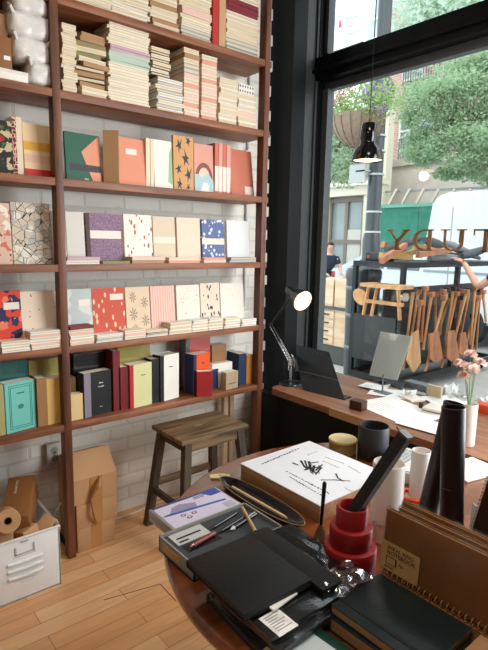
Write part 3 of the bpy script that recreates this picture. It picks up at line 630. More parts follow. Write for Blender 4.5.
rotbox('small_carton', 'small kraft carton turned corner up at the right end of the white bin', 47, 528, -2.17, (.07, .08, .075), (30, 12, 30))
rotbox('small_carton', 'small pale kraft carton at the left photo edge in the white bin', 5, 545, -2.16, (.08, .07, .09), (6, 10, -20))
rotbox('white_carton', 'white carton low inside the metal bin between the kraft ones', 40, 545, -2.22, (.08, .10, .06), (4, 4, 12), C('white cover', '#ece7dc'), 'box')
T = thing('paper_roll', 'roll of brown kraft paper lying in the white bin at the left photo edge', 'paper roll', at(7, 520, 0, -2.14), (0, R(68), R(-10)))
bm = BM(); lathe(bm, [(.0165, .06), (.046, .06), (.048, .056), (.048, -.086), (.046, -.09), (.0165, -.09), (.0165, .06)]); obj('roll', bm, KRAFT, T, False)
bm = BM(); lathe(bm, [(.0135, .058), (.0165, .058), (.0165, -.088), (.0135, -.088), (.0135, .058)]); obj('core', bm, C('kraft brown', '#9b714a'), T, False)
# outlet and cords on the wall
p = at(52, 452, 0, XW)
T = thing('wall_outlet', 'surface mounted metal outlet box on the brick wall under the lowest shelf', 'outlet', p)
bm = BM(); box(bm, (XW, p.y-.035, p.z-.055), (XW+.035, p.y+.035, p.z+.055), bev=.004); obj('outlet_box', bm, C('painted outlet', '#b9b4aa', .4), T)
bm = BM()
for dz in (-.022, .022): lathe(bm, [(0, .002), (.016, .002), (.017, 0)], (0, 0, 0), 16, M=Matrix.Translation((XW+.036, p.y, p.z+dz)) @ Matrix.Rotation(pi/2, 4, 'Y'))
obj('socket', bm, C('socket grey', '#8e8a84'), T)
def cord(label, pts, r=.004, mt=None, name='power_cord'):
    bm = BM(); P = [Vector(q) for q in pts]; out = []
    for i in range(len(P)-1):
        a, b, c, d = P[max(i-1, 0)], P[i], P[i+1], P[min(i+2, len(P)-1)]
        for k in range(6):
            t = k/6; out.append(.5*((2*b)+(c-a)*t+(2*a-5*b+4*c-d)*t*t+(3*b-a-3*c+d)*t**3))
    out.append(P[-1]); tube(bm, out, r, n=7)
    return solo(name, bm, mt or C('cream cable', '#d6ccb8', .4), label, 'cord')
cord('cream cord hanging down from the outlet behind the left post', [(XW+.05, p.y+.01, p.z+.02), (XW+.06, p.y+.03, p.z-.1), (XW+.05, p.y+.035, p.z-.22), (XW+.05, p.y-.02, p.z-.32), (XW+.06, p.y-.06, p.z-.42)])
cord('pale cable lying on the floor along the brick wall toward the stool', [(-2.47, 1.05, .006), (-2.44, 1.2, .006), (-2.46, 1.4, .006), (-2.45, 1.6, .006), (-2.47, 1.85, .03)], .005)
bm = BM(); 
for k, (y, l) in enumerate(((1.86, 1.0), (1.905, .95))): box(bm, (-2.46, y, 0), (-2.43, y+.03, .62))
box(bm, (-2.465, 1.85, .3), (-2.43, 1.94, .33)); solo('pine_stand', bm, wood('pale pine', '#c9a883', '#dcc3a0', .6, 2), 'pale raw wood frame standing under the shelf at the right post', 'frame')
# inlaid repair patch in the floor
q = [at(x, y, 2, 0) for x, y in ((104, 600), (160, 584), (176, 601))]
bm = BM()
for a, b in ((q[0], q[1]), (q[1], q[2])): 
    d = (b-a).normalized()*.004; n_ = Vector((-d.y, d.x, 0))
    prism(bm, [a+n_*.5, b+n_*.5, b-n_*.5, a-n_*.5], (0, 0, .0006))
o = struct('trim_5', bm, C('dark floor seam', '#5a3520'))
# ------------------------------------------------------------------ stool
SW = wood('weathered stool wood', '#4a3826', '#8d7350', .55, 1, 1.4, 12)
SWd = wood('dark stool leg wood', '#2f251b', '#54432f', .6, 2, 1.4, 12)
c4 = [at(155, 426, 2, .56), at(181, 446, 2, .56), at(245, 423, 2, .56), at(216, 408, 2, .56)]
print('stool', [tuple(round(v, 3) for v in c) for c in c4])
cx = sum(c.x for c in c4)/4; cy = sum(c.y for c in c4)/4; zs = .56; hw = .145; hl = .205
T = thing('wooden_stool', 'weathered wooden stool with rectangular seat and splayed legs below the shelf', 'stool', (cx, cy, 0))
bm = BM(); s_ = .012
for (a, b, c, d) in ((-hw, -hl, hw, -s_*1.6), (-hw, s_*1.6, hw, hl)): pass
box(bm, (-hw, -hl, zs-.022), (-.006, hl, zs), bev=.003); box(bm, (.006, -hl, zs-.022), (hw, hl, zs), bev=.003); box(bm, (-.006, -hl, zs-.022), (.006, -.03, zs-.0005)); box(bm, (-.006, .03, zs-.022), (.006, hl, zs-.0005))
obj('seat', bm, SW, T, False)
for sx in (-1, 1):
    for sy in (-1, 1):
        bm = BM(); t = Vector((sx*(hw-.03), sy*(hl-.045), zs-.022)); f = Vector((sx*(hw+.03), sy*(hl+.01), 0)); w = .019
        vs = [bm.verts.new(q+Vector((dx*w, dy*w, 0))) for q in (f, t) for dx, dy in ((-1, -1), (1, -1), (1, 1), (-1, 1))]
        for k in range(4): bm.faces.new((vs[k], vs[(k+1) % 4], vs[4+(k+1) % 4], vs[4+k]))
        bm.faces.new(vs[:4]); bm.faces.new(vs[4:]); obj('leg', bm, SWd, T, False)
def lp(sx, sy, z): k = 1-z/(zs-.022); return Vector((sx*(hw-.03+.06*k), sy*(hl-.045+.055*k), z))
def rail(nm, a, b, h, w, mt=SWd):
    bm = BM(); d = (b-a).normalized(); s = d.cross(Vector((0, 0, 1)))*w/2; prism(bm, [a-s, a+s, b+s, b-s], (0, 0, h)); obj(nm, bm, mt, T, False)
for sy in (-1, 1): rail('apron', lp(-1, sy, zs-.07), lp(1, sy, zs-.07), .046, .018); rail('stretcher', lp(-1, sy, .19), lp(1, sy, .19), .034, .018)
for sx in (-1, 1): rail('apron', lp(sx, -1, zs-.07), lp(sx, 1, zs-.07), .046, .018, SW)
for sx in (-1, 1): rail('stretcher', lp(sx, -1, .25 if sx > 0 else .22), lp(sx, 1, .25 if sx > 0 else .22), .036, .018, SW)

# ================================================================== round table
TZ = .75; TC = Vector((-.745, 1.14, 0)); TR = .605
T = thing('round_table', 'large round glossy brown wooden table covered in stationery', 'table', TC)
TW = wood('glossy table wood', '#532a17', '#8c4b27', .22, 1, .8, 9, coat=.5, bump=.05)
bm = BM(); lathe(bm, [(.0001, .712), (TR-.012, .712), (TR-.003, .718), (TR, .728), (TR, .741), (TR-.004, .748), (TR-.012, TZ), (.0001, TZ)], TC, 96); obj('tabletop', bm, TW, T)
bm = BM(); lathe(bm, [(.30, 0), (.30, .03), (.08, .06), (.06, .2), (.075, .4), (.055, .6), (.12, .70), (.2, .711)], TC, 40); obj('pedestal', bm, TW, T)

def slab(bm, x0, x1, y0, y1, z0, z1, mi=0, bev=.001): box(bm, (x0, y0, z0), (x1, y1, z1), mi, bev=bev)
TOPS = 'stationery spread on the round table'
# pencil tin
x0, x1, y0, y1 = -1.165, -1.037, .64, .862
T = thing('pencil_tin', 'flat metal pencil tin with a blue and lilac pencil picture on its lid', 'tin', ((x0+x1)/2, (y0+y1)/2, TZ))
bm = BM(); slab(bm, x0, x1, y0, y1, TZ, .768, bev=.003); obj('base', bm, C('tin silver', '#9a9894', .3), T)
bm = BM(); slab(bm, x0-.001, x1+.001, y0-.001, y1+.001, .768, .782, bev=.004)
zt = .7822
def patch(pts, mi, h=.0004, z=None): prism(bm, [(x0+(x1-x0)*v, y0+(y1-y0)*u, (z or zt)) for u, v in pts], (0, 0, h), mi)     # u along the tin, v from its back to its front
patch(rect(.03, .03, .97, .97), 1); patch(rect(.03, .03, .97, .10), 2, .0006); patch([(.72, .03), (.97, .03), (.97, .3), (.80, .3)], 3, .0007)
patch([(.12, .42), (.10, .30), (.35, .2), (.55, .34), (.50, .56), (.28, .52)], 4, .0006)
patch([(.03, .1), (.3, .1), (.1, .55), (.03, .6)], 1, .0008)
patch([(.08, .50), (.12, .44), (.86, .58), (.86, .64)], 3, .0010); patch([(.03, .47), (.08, .50), (.12, .44)], 5, .0010); patch([(.86, .58), (.90, .59), (.90, .645), (.86, .64)], 5, .001)
for u, v in ((.30, .78), (.40, .68), (.26, .64)): patch(ell(u, v, .035, .05), 5, .0008); patch(ell(u, v, .02, .03), 1, .001)
for k in range(2): patch(rect(.58, .14+k*.06, .78-.05*k, .165+k*.06), 5, .0008)
patch(rect(.80, .72, .94, .92), 6, .0008)
for k in range(5): patch(rect(.80+k*.03, .93, .815+k*.03, .96), 6, .0008)
obj('lid', bm, [C('tin silver', '#9a9894', .3), C('tin lilac', '#c5bfd4', .35), C('tin navy', '#27346f', .35), C('tin blue', '#2f4a9a', .3), C('sketch grey', '#8d86a2', .5), C('sketch dark', '#37354a', .5), C('sketch mid', '#a9a3b5', .5)], T)
# tray with pens
x0, x1, y0, y1 = -1.028, -.875, .592, .862
T = thing('pen_tray_box', 'open grey-lined display tray of pens with a wooden end label', 'tray', ((x0+x1)/2, (y0+y1)/2, TZ))
bm = BM(); GRB = C('tray rim', '#8c8a86', .5)
box(bm, (x0, y0, TZ), (x1, y1, TZ+.004)); 
for a in (((x0, y0), (x0+.004, y1)), ((x1-.004, y0), (x1, y1)), ((x0, y0), (x1, y0+.004)), ((x0, y1-.004), (x1, y1))): box(bm, (a[0][0], a[0][1], TZ), (a[1][0], a[1][1], .79))
obj('frame', bm, [GRB], T)
bm = BM(); box(bm, (x0+.004, y0+.004, TZ+.004), (x1-.004, y1-.004, .782)); obj('foam_liner', bm, C('charcoal foam', '#3d4145', .9), T)
bm = BM(); box(bm, (x0+.02, y0-.001, TZ+.010), (x0+.09, y0, TZ+.03), bev=.0004); obj('end_label', bm, wood('label wood', '#b98a58', '#d0a877', .6, 0), T)
def pen(name, label, a, b, r, mt, tip=None, cat='pen', clip=True, group=None):
    a = Vector(a); b = Vector(b); T = thing(name, label, cat, (a+b)/2, group=group); d = (b-a).normalized(); L = (b-a).length
    bm = BM(); tube(bm, [a+d*L*.12, a+d*L*.5, b], [r, r, r*.95], n=12); obj('barrel', bm, mt, T)
    bm = BM(); tube(bm, [a, a+d*L*.12], [r*.25, r], n=12); obj('tip', bm, tip or CHROME, T)
    if clip: bm = BM(); s = Vector((0, 0, r+.0008)); tube(bm, [b-d*.002+s, b-d*L*.3+s], .0010, n=6); obj('clip', bm, tip or CHROME, T)
    return T
BP = C('pen black', '#131416', .25)
T = thing('price_card', 'light grey card printed with a black pen in the pen tray', 'card', (x0+.03, y0+.065, .7824))
bm = BM(); box(bm, (x0+.008, y0+.02, .7824), (x0+.058, y0+.115, .7836)); obj('card', bm, C('card grey', '#b9bab8', .5), T)
bm = BM(); box(bm, (x0+.030, y0+.03, .7836), (x0+.036, y0+.10, .7840)); box(bm, (x0+.045, y0+.028, .7836), (x0+.051, y0+.055, .7840)); obj('printed_pen', bm, INK, T)
pen('fountain_pen', 'short red-brown pen in a black slot of the pen tray', (x0+.085, y0+.035, .7885), (x0+.072, y0+.115, .7885), .0052, C('pen red brown', '#8a3228', .3), CHROME)
bm = BM(); box(bm, (x0+.064, y0+.025, .7822), (x0+.094, y0+.122, .7828)); solo('slot_lining', bm, BP, 'black slot lining beneath the red-brown pen', 'lining')
pen('ballpoint_pen', 'slim black pen in the tray beside the grey card', (x0+.05, y0+.12, .7875), (x0+.028, y0+.22, .7875), .0045, BP, C('pen dark', '#2a2c2f', .3), clip=False)
pen('ballpoint_pen', 'slim black pen in the middle of the pen tray', (x0+.075, y0+.125, .7875), (x0+.055, y0+.225, .7875), .0045, BP, C('pen dark', '#2a2c2f', .3), clip=False)
pen('fountain_pen', 'black pen with a white cap near the far end of the pen tray', (x0+.085, y0+.155, .789), (x0+.065, y0+.255, .789), .006, BP, WHITE)
pen('wooden_pencil', 'plain wooden pencil laid across the far end of the tray', (x0+.148, y0+.19, .7915), (x0+.02, y0+.245, .7915), .0045, wood('raw pencil', '#b08a60', '#cba77b', .6, 0), BP, 'pencil', clip=False)
# stack of black wrapped notebooks
def flatbook(name, label, x0, x1, y0, y1, z0, z1, mt, page=None, cat='notebook', rotz=0, wrap=False, spine='x0', group=None, extra=None):
    T = thing(name, label, cat, ((x0+x1)/2, (y0+y1)/2, z0), (0, 0, R(rotz)), group); hx, hy, h = (x1-x0)/2, (y1-y0)/2, z1-z0
    bm = BM(); k = .0022; box(bm, (-hx, -hy, 0), (hx, hy, k)); box(bm, (-hx, -hy, h-k), (hx, hy, h), bev=.0008)
    if spine == 'y1': box(bm, (-hx, hy-k, k), (hx, hy, h-k))
    else: box(bm, (-hx, -hy, k), (-hx+k, hy, h-k))
    obj('cover', bm, mt, T, False)
    bm = BM(); box(bm, (-hx+.0024, -hy+.002, k), (hx-.002, hy-.0024, h-k)); obj('page_block', bm, page or PAGE, T, False)
    if wrap:
        bm = BM(); box(bm, (-hx-.003, -hy-.003, .0), (hx+.003, hy+.003, h+.0008)); bmesh.ops.subdivide_edges(bm, edges=bm.edges[:], cuts=12, use_grid_fill=True)
        for v in bm.verts:
            n = noise.noise(v.co*60+Vector((x0*50, 0, 0)))
            if v.co.z > h: v.co.z += abs(n)*.005
            elif v.co.z > .001: v.co.x += n*.003; v.co.y += n*.003
        obj('plastic_sleeve', bm, PLAST, T, False)
    return T
BC = mat('black leatherette', '#0a0b0c', .45, spec=.3, bump=(300, .15)); DP = C('dark pages', '#2a2a2b', .6)
GS = 'black notebooks stacked on the round table'
flatbook('notebook', 'lowest black wrapped notebook of the stack at the table front', -.80, -.60, .572, .80, TZ+.0005, .766, BC, DP, rotz=-4, wrap=True)
flatbook('notebook', 'second black wrapped notebook from the bottom at the table front', -.79, -.59, .58, .82, .768, .783, BC, DP, rotz=2, wrap=True)
T2 = flatbook('notebook', 'black sleeved notebook with a white information card at the table front', -.815, -.605, .577, .80, .785, .799, BC, DP, rotz=0, wrap=True)
bm = BM(); cq = at(278, 623, 2, .80); box(bm, (cq.x-.03, cq.y-.022, .8000), (cq.x+.028, cq.y+.026, .8008)); o = obj('information_card', bm, WHITEP, T2)
bm = BM()
for k in range(7): box(bm, (cq.x-.024+k*.0065, cq.y-.016, .8009), (cq.x-.0225+k*.0065, cq.y+.020-.006*(k % 3), .8012))
obj('printed_text', bm, C('grey print', '#77777a'), o, world=False); bpy.data.objects[o.children[0].name].matrix_parent_inverse = Matrix.Translation(-Vector(T2.location))
flatbook('notebook', 'large plain black notebook on top of the stack at the table front', -.86, -.655, .560, .735, .8065, .822, BC, DP, rotz=-2)
flatbook('notebook', 'slim black notebook lying behind the large plain black one', -.87, -.62, .738, .795, .8025, .814, BC, DP, rotz=-3)
flatbook('notebook', 'black wrapped notebook bridging the tray and the black stack', -.868, -.605, .80, .875, TZ+.0005, .795, BC, DP, rotz=-3, wrap=True)
# crumpled clear sleeve end catching the light
bm = BM(); 
g = bmesh.ops.create_grid(bm, x_segments=16, y_segments=16, size=.045)
for v in bm.verts: v.co = Vector((-.625+v.co.x*.8, .80+v.co.y*1.2, .811+.010*noise.noise(v.co*45)+.004*noise.noise(v.co*110)))
solo('clear_sleeve', bm, glass('crinkled film', (.92, .92, .94), .28, .08), 'crumpled shiny clear plastic sleeve at the corner of the black stack', 'plastic sleeve')
bm = BM(); s0, s1 = at(270, 608, 2, .808), at(294, 591, 2, .808); s0.z = s1.z = .806; s0.x += .004; s1.x += .004; prism(bm, [s0-Vector((.006, 0, 0)), s1-Vector((.006, 0, 0)), s1+Vector((.006, 0, 0)), s0+Vector((.006, 0, 0))], (0, 0, .003)); o = solo('paper_strip', bm, WHITEP, 'narrow white paper strip beside the large plain black notebook', 'paper strip')
# calligraphy covered box
x0, x1, y0, y1, z1 = -1.215, -.875, 1.0, 1.315, .80
T = thing('notebook_pad', 'thick kraft block with a white cover of black brush calligraphy', 'sketch pad', ((x0+x1)/2, (y0+y1)/2, TZ), (0, 0, R(0)))
bm = BM(); box(bm, (x0, y0, TZ), (x1, y1, z1-.0015), bev=.002); obj('block', bm, wood('kraft block edge', '#9b704a', '#b58a62', .7, 0, .5, 40), T)
bm = BM(); box(bm, (x0-.001, y0-.001, z1-.0015), (x1+.001, y1+.001, z1+.001)); cv = obj('cover', bm, mat('white glossy cover', '#dcdde2', .3, vary=(8, .04)), T)
def on_cover(px, py): return at(px, py, 2, z1+.0012)
bm = BM()
def stroke(pts, r0_, r1_):
    P = [on_cover(*q) for q in pts]
    for a, b in zip(P, P[1:]):
        d = (b-a); n_ = Vector((-d.y, d.x, 0)).normalized(); prism(bm, [a+n_*r0_-d*.1, b+n_*r1_+d*.1, b-n_*r1_+d*.1, a-n_*r0_-d*.1], (0, 0, .0004))
def scr(pts, r): r *= (1.15 if len(pts) > 2 or r > .0028 and pts[0][1] > 459 and pts[0][0] > 290 else .8); stroke(pts, r, r*.7)
scr([(293, 463), (298, 465)], .003)
scr([(301, 461), (304, 466), (307, 469), (311, 465)], .0035); scr([(305, 461), (307, 467)], .003); scr([(309, 462), (311, 470), (316, 473)], .004); scr([(314, 466), (313, 472)], .004); scr([(305, 470), (312, 468), (320, 467)], .003)
scr([(311, 463), (318, 462)], .003); scr([(316, 470), (322, 465)], .003); scr([(313, 474), (310, 471)], .0025)
scr([(321, 468), (316, 474)], .003); scr([(319, 466), (319, 473)], .0022)
scr([(322, 480), (335, 480), (349, 481)], .0022); scr([(336, 474), (338, 478), (343, 481)], .0025)
# rows of small printing
for (ax, ay), (bx_, by_), n_, r in (((262, 464), (300, 448), 14, .0050), ((286, 471), (330, 494), 14, .0030), ((290, 477), (326, 498), 12, .0026), ((308, 455), (318, 451), 4, .0016), ((325, 457), (345, 464), 8, .0016), ((323, 461), (340, 468), 6, .0014), ((348, 466), (362, 474), 5, .0018), ((345, 488), (353, 492), 4, .0018)):
    for k in range(n_):
        f = k/n_; g_ = (k+.62)/n_; j = rnd.uniform(-.5, .5); scr([(ax+(bx_-ax)*f, ay+(by_-ay)*f+j), (ax+(bx_-ax)*g_, ay+(by_-ay)*g_-j)], r*rnd.uniform(.5, 1))
obj('cover_lettering', bm, INK, cv, world=False); cv.children[0].matrix_parent_inverse = Matrix.Translation(-Vector(T.location))
# boat shaped black tray
T = thing('pen_tray', 'long black boat-shaped tray holding a thin wooden stick', 'tray', (-1.045, .93, TZ))
bm = BM(); N = 40
def boat(k, s, z):
    a = 2*pi*k/N; ca, sa = cos(a), sin(a); return Vector((-1.045+.178*s*math.copysign(abs(ca)**.85, ca), .930+.040*s*math.copysign(abs(sa)**.95, sa), z))
loops = [(.7, TZ), (.9, TZ+.008), (1, TZ+.022), (.95, TZ+.0225), (.84, TZ+.010), (.62, TZ+.004)]
rg = [[bm.verts.new(boat(k, s, z)) for k in range(N)] for s, z in loops]
for a, b in zip(rg, rg[1:]):
    for k in range(N): f = bm.faces.new((a[k], a[(k+1) % N], b[(k+1) % N], b[k])); f.smooth = True
bm.faces.new(rg[0][::-1]); bm.faces.new(rg[-1]); obj('dish', bm, mat('black lacquer', '#141517', .2, spec=.6), T)
bm = BM(); tube(bm, [boat(k, 1.0, TZ+.0235) for k in range(N)]+[boat(0, 1.0, TZ+.0235)], .0010, n=5); obj('rim', bm, C('brass tan rim', '#a48558', .4), T)
bm = BM(); tube(bm, [(-1.15, .915, TZ+.021), (-.94, .926, TZ+.017), (-.925, .927, TZ+.017)], [.0042, .0042, .002], n=8); solo('wooden_stick', bm, wood('raw stick', '#c9a57a', '#ddc29b', .6, 0), 'thin pale wooden stick lying in the black boat-shaped tray', 'stick')
P0 = at(220, 477, 2, TZ)
T = thing('wooden_tag', 'cream shaped wooden tag on the table left of the calligraphy block', 'tag', P0, (0, 0, R(60)))
bm = BM(); prism(bm, [(x*.032, y*.013, 0) for x, y in ((-1, -.8), (-.7, -1), (.5, -1), (.75, -.6), (1, -.7), (1, .7), (.75, .6), (.5, 1), (-.7, 1), (-1, .8))], (0, 0, .005)); obj('plate', bm, C('tag cream', '#dcc694', .5), T, False)
bm = BM(); lathe(bm, [(.0001, .0056), (.003, .0056), (.003, .005)], (.0, 0, 0)); obj('screw', bm, C('pen dark', '#2a2c2f', .3), T, False)
# pen stand
bs = at(320, 545, 2, TZ); T = thing('pen_stand', 'slim black brush upright in a small dark wooden stand before the red vase', 'pen stand', bs)
bm = BM(); lathe(bm, [(.0001, 0), (.022, 0), (.023, .004), (.018, .02), (.009, .045), (.006, .055), (.0001, .055)], bs, 24); obj('stand', bm, wood('dark walnut', '#4a3524', '#7a5a3c', .35, 2), T)
tp = bs+Vector((.002, .004, .165)); bm = BM(); tube(bm, [bs+Vector((0, 0, .05)), tp, tp+Vector((0, 0, .004))], [.004, .0055, .003], n=12); obj('brush_handle', bm, mat('black lacquer', '#141517', .2, spec=.6), T)
# stepped red vase
vc = at(349, 566, 2, TZ); vc.z = TZ; print('vase', vc)
T = thing('stepped_vase', 'red stepped vase of three shrinking round tiers', 'vase', vc)
RV = mat('matte red glaze', '#961a1d', .38, spec=.5, vary=(9, .06))
tiers = [(.0615, 0, .060), (.0495, .060, .107), (.0365, .107, .154)]
for i, (r, a, b) in enumerate(tiers):
    bm = BM()
    if i < 2: lathe(bm, [(.0001, a), (r-.004, a), (r, a+.005), (r, b-.007), (r-.002, b-.002), (r-.008, b), (.0001, b)], vc, 56)
    else: lathe(bm, [(.0001, a), (r, a), (r, b-.003), (r-.002, b), (r-.006, b), (r-.0075, b-.003), (r-.008, a+.006), (.0001, a+.005)], vc, 56)
    obj('tier', bm, RV, T)
# square black case leaning in the vase
a = vc+Vector((-.004, -.006, .118)); b = at(405, 436, 1, vc.y+.03); d = (b-a).normalized(); 
T = thing('umbrella_case', 'long square charcoal case leaning out of the red vase', 'case', a)
sd = d.cross(Vector((0, 1, 0))).normalized(); fd = d.cross(sd)
bm = BM(); w = .0125; prism(bm, [a+sd*w+fd*w, a-sd*w+fd*w, a-sd*w-fd*w, a+sd*w-fd*w], b-a); prism(bm, [a+sd*.002+fd*(w+.001), a-sd*.002+fd*(w+.001), a-sd*.002-fd*(w+.001), a+sd*.002-fd*(w+.001)], b-a); obj('case', bm, mat('charcoal case', '#2c2d2c', .45), T)
bm = BM(); prism(bm, [b+sd*w+fd*w, b-sd*w+fd*w, b-sd*w-fd*w, b+sd*w-fd*w], d*.006); prism(bm, [b+sd*.012+fd*.004, b+sd*.026, b+sd*.012-fd*.004], d*.004); obj('end_cap', bm, mat('dull steel', '#5f6163', .4, .6), T)
# can and cup
def cc(px, py): p_ = at(px, py, 2, TZ); p_.z = TZ; return p_
c1 = cc(338, 452); c1 = Vector((-1.16, 1.435, TZ))
T = thing('round_tin', 'low round ribbed tin with a pale gold lid behind the calligraphy block', 'tin', c1)
bm = BM(); pr = [(.0001, 0), (.048, 0)]
for k in range(7): pr += [(.050, .004+k*.005), (.048, .0065+k*.005)]
pr += [(.048, .042), (.0001, .042)]; lathe(bm, pr, c1, 48); obj('body', bm, C('ribbed tin tan', '#8d7648', .45), T)
bm = BM(); lathe(bm, [(.0001, .042), (.051, .042), (.052, .044), (.052, .050), (.050, .0515), (.046, .0505), (.0001, .0505)], c1, 48); obj('lid', bm, C('pale gold', '#cdbb86', .35), T)
c2 = Vector((-1.065, 1.485, TZ))
T = thing('pen_cup', 'matte black cylindrical cup, empty, behind the calligraphy block', 'cup', c2)
bm = BM(); lathe(bm, [(.0001, 0), (.052, 0), (.054, .003), (.054, .116), (.0525, .118), (.0495, .118), (.049, .115), (.049, .006), (.0001, .006)], c2, 56); obj('body', bm, mat('matte black', '#26272a', .5), T)
# white translucent rolls
WR = mat('translucent white tube', '#e3dcd6', .35, spec=.5)
def roll(label, c, r, h, mt=WR, name='paper_tube', lean=(0, 0, 0), cat='tube', inner=None, mark=None):
    T = thing(name, label, cat, c, lean)
    bm = BM(); lathe(bm, [(.0001, 0), (r, 0), (r, h-.002), (r-.001, h), (r-.003, h), (r-.0035, h-.004), (r-.0035, h-.03), (.0001, h-.03)], (0, 0, 0), 48); obj('tube', bm, mt, T, False)
    if inner: bm = BM(); lathe(bm, [(r-.0035, h-.012), (.0001, h-.012)], (0, 0, 0), 40); obj('end_disc', bm, inner, T, False)
    return T
T = roll('pale frosted upright tube with a faint logo right of the red vase', Vector((-.725, 1.085, TZ)), .040, .205)
text('logo', 'Gan', .020, C('faint logo', '#b59f92'), T, Matrix.Rotation(R(15), 4, 'Z') @ Matrix.Translation((-.02, -.0408, .045)) @ Matrix.Rotation(pi/2, 4, 'X'))
roll('white narrow tube half hidden behind the dark red leaning tube', Vector((-.765, 1.30, TZ)), .027, .17)
MR = mat('maroon leather', '#1b0b0d', .4, spec=.4, bump=(200, .1)); MRI = C('maroon disc', '#4a3236', .5)
tA = at(454, 560, 2, TZ); 
def tubeat(label, x, y, r, ztop, lean=(0, 0, 0)): return roll(label, Vector((x, y, TZ)), r, ztop-TZ, MR, 'leather_tube', lean, 'tube', MRI)
pA = at(459, 408, 1, 1.10); print('tubeA', pA); 
T = tubeat('upright dark maroon leather tube with a rim, nearer the right photo edge', pA.x+.014, 1.10, .0265, pA.z, (0, R(-4), 0))
bm = BM(); box(bm, (-.012, -.0275, .20), (.012, -.0262, .2012)); obj('embossing', bm, C('embossed', '#5a3a3c'), T, False)
pB = at(455, 403, 1, 1.24); pBb = at(424, 530, 1, 1.19); 
dB = (pB-pBb).normalized(); sB = (TZ-pBb.z)/dB.z; bB = pBb+dB*sB; bB.z = TZ+.012
T = thing('leather_tube', 'dark maroon leather tube leaning behind the upright one', 'tube', bB)
bm = BM(); lathe(bm, [(.0001, 0), (.026, 0), (.026, (pB-bB).length), (.0225, (pB-bB).length), (.0225, (pB-bB).length-.02), (.0001, (pB-bB).length-.02)], bB, 40, M=dB.to_track_quat('Z', 'Y').to_matrix().to_4x4()); obj('tube', bm, MR, T)
# dark spiral books at the right
for i, (px, yy, hh, nm) in enumerate(((459, 1.10, .27, 'dark brown spiral notebook standing at the right photo edge, nearer one'), (478, 1.22, .30, 'dark brown spiral notebook standing at the right photo edge, farther one'))):
    pz = at(px, 570-20*i, 1, yy); T = thing('spiral_notebook', nm, 'notebook', (pz.x, yy, TZ+.001), (0, R(10), R(8)))
    bm = BM(); box(bm, (0, 0, 0), (.16, .016, hh)); obj('cover', bm, C('dark umber', '#33221d', .5), T, False)
    bm = BM()
    for k in range(26): lathe(bm, [(.006, -.0011), (.0072, 0), (.006, .0011), (.0048, 0), (.006, -.0011)], (0, .008, .012+k*(hh-.024)/25), 10)
    obj('spiral_binding', bm, C('umber wire', '#5b463d', .35), T, False)
# ------------------------------------------------------------------ kraft spiral notebooks
def kraftbook(label, x0, y, z0, w, h, t, lab, rot):
    T = thing('kraft_notebook', label, 'notebook', (x0, y, z0), rot, 'kraft notebooks standing in a row')
    bm = BM(); box(bm, (0, 0, 0), (w, .0018, h)); box(bm, (0, t-.0018, 0), (w, t, h)); obj('cover', bm, KRAFTD, T, False)
    bm = BM(); box(bm, (.002, .0018, .002), (w-.002, t-.0018, h-.003)); obj('page_block', bm, C('brown pages', '#a98059', .7), T, False)
    bm = BM(); box(bm, (-.002, -.0015, 0), (w+.002, t+.0015, h+.004)); bmesh.ops.subdivide_edges(bm, edges=bm.edges[:], cuts=14, use_grid_fill=True)
    for v in bm.verts: v.co.y += (-1 if v.co.y < t/2 else 1)*abs(noise.noise(v.co*40))*.0025
    obj('plastic_sleeve', bm, glass('kraft sleeve', (.97, .96, .94), .05, .2), T, False)
    bm = BM(); n_ = int(w/.0125)
    for k in range(n_): lathe(bm, [(.0068, -.0011), (.0079, 0), (.0068, .0011), (.0057, 0), (.0068, -.0011)], (0, 0, 0), 12, M=Matrix.Translation((.008+k*.0125, -.001, .001)) @ Matrix.Rotation(pi/2, 4, 'Y'))
    obj('spiral_binding', bm, C('wire brass', '#a98a5e', .35), T, False)
    if lab:
        bm = BM(); box(bm, (-.002, -.0032, .006), (.090, -.0026, .068)); lb = obj('paper_label', bm, C('label kraft', '#c39a63', .6), T, False)
        for s, u, v, sz in (('SPIRAL RING', .022, .057, .0115), ('NOTEBOOK', .022, .0455, .0125), ('BLANK', .020, .0155, .007), ('A6', .053, .03, .009)):
            text('label_lettering', s, sz, INK, lb, Matrix.Translation((u-.010, -.0036, v-.004)) @ Matrix.Rotation(pi/2, 4, 'X'), .0002)
        bm = BM()
        for q in (((.022, .024), (.046, .0252)), ((.022, .040), (.046, .0412)), ((.022, .024), (.0232, .0412)), ((.0448, .024), (.048, .0412))): box(bm, (q[0][0]-.01, -.0038, q[0][1]-.004), (q[1][0]-.01, -.0034, q[1][1]-.004))
        obj('label_icon', bm, INK, lb, False)
    return T
kraftbook('kraft spiral notebook with a printed tan label, front one of the standing row', -.606, .902, TZ+.052, .30, .136, .012, True, (R(-4), 0, R(0)))
kraftbook('kraft notebook directly behind the labelled one', -.590, .922, TZ+.052, .30, .139, .012, False, (R(-4), 0, R(0)))
kraftbook('kraft notebook rearmost in the standing row', -.596, .942, TZ+.052, .30, .143, .012, False, (R(-4), 0, R(0)))
flatbook('notebook', 'brown notebook lying flat under the standing kraft row', -.60, -.31, .897, 1.0, TZ+.0005, TZ+.043, KRAFTD, C('brown pages', '#a98059', .7))
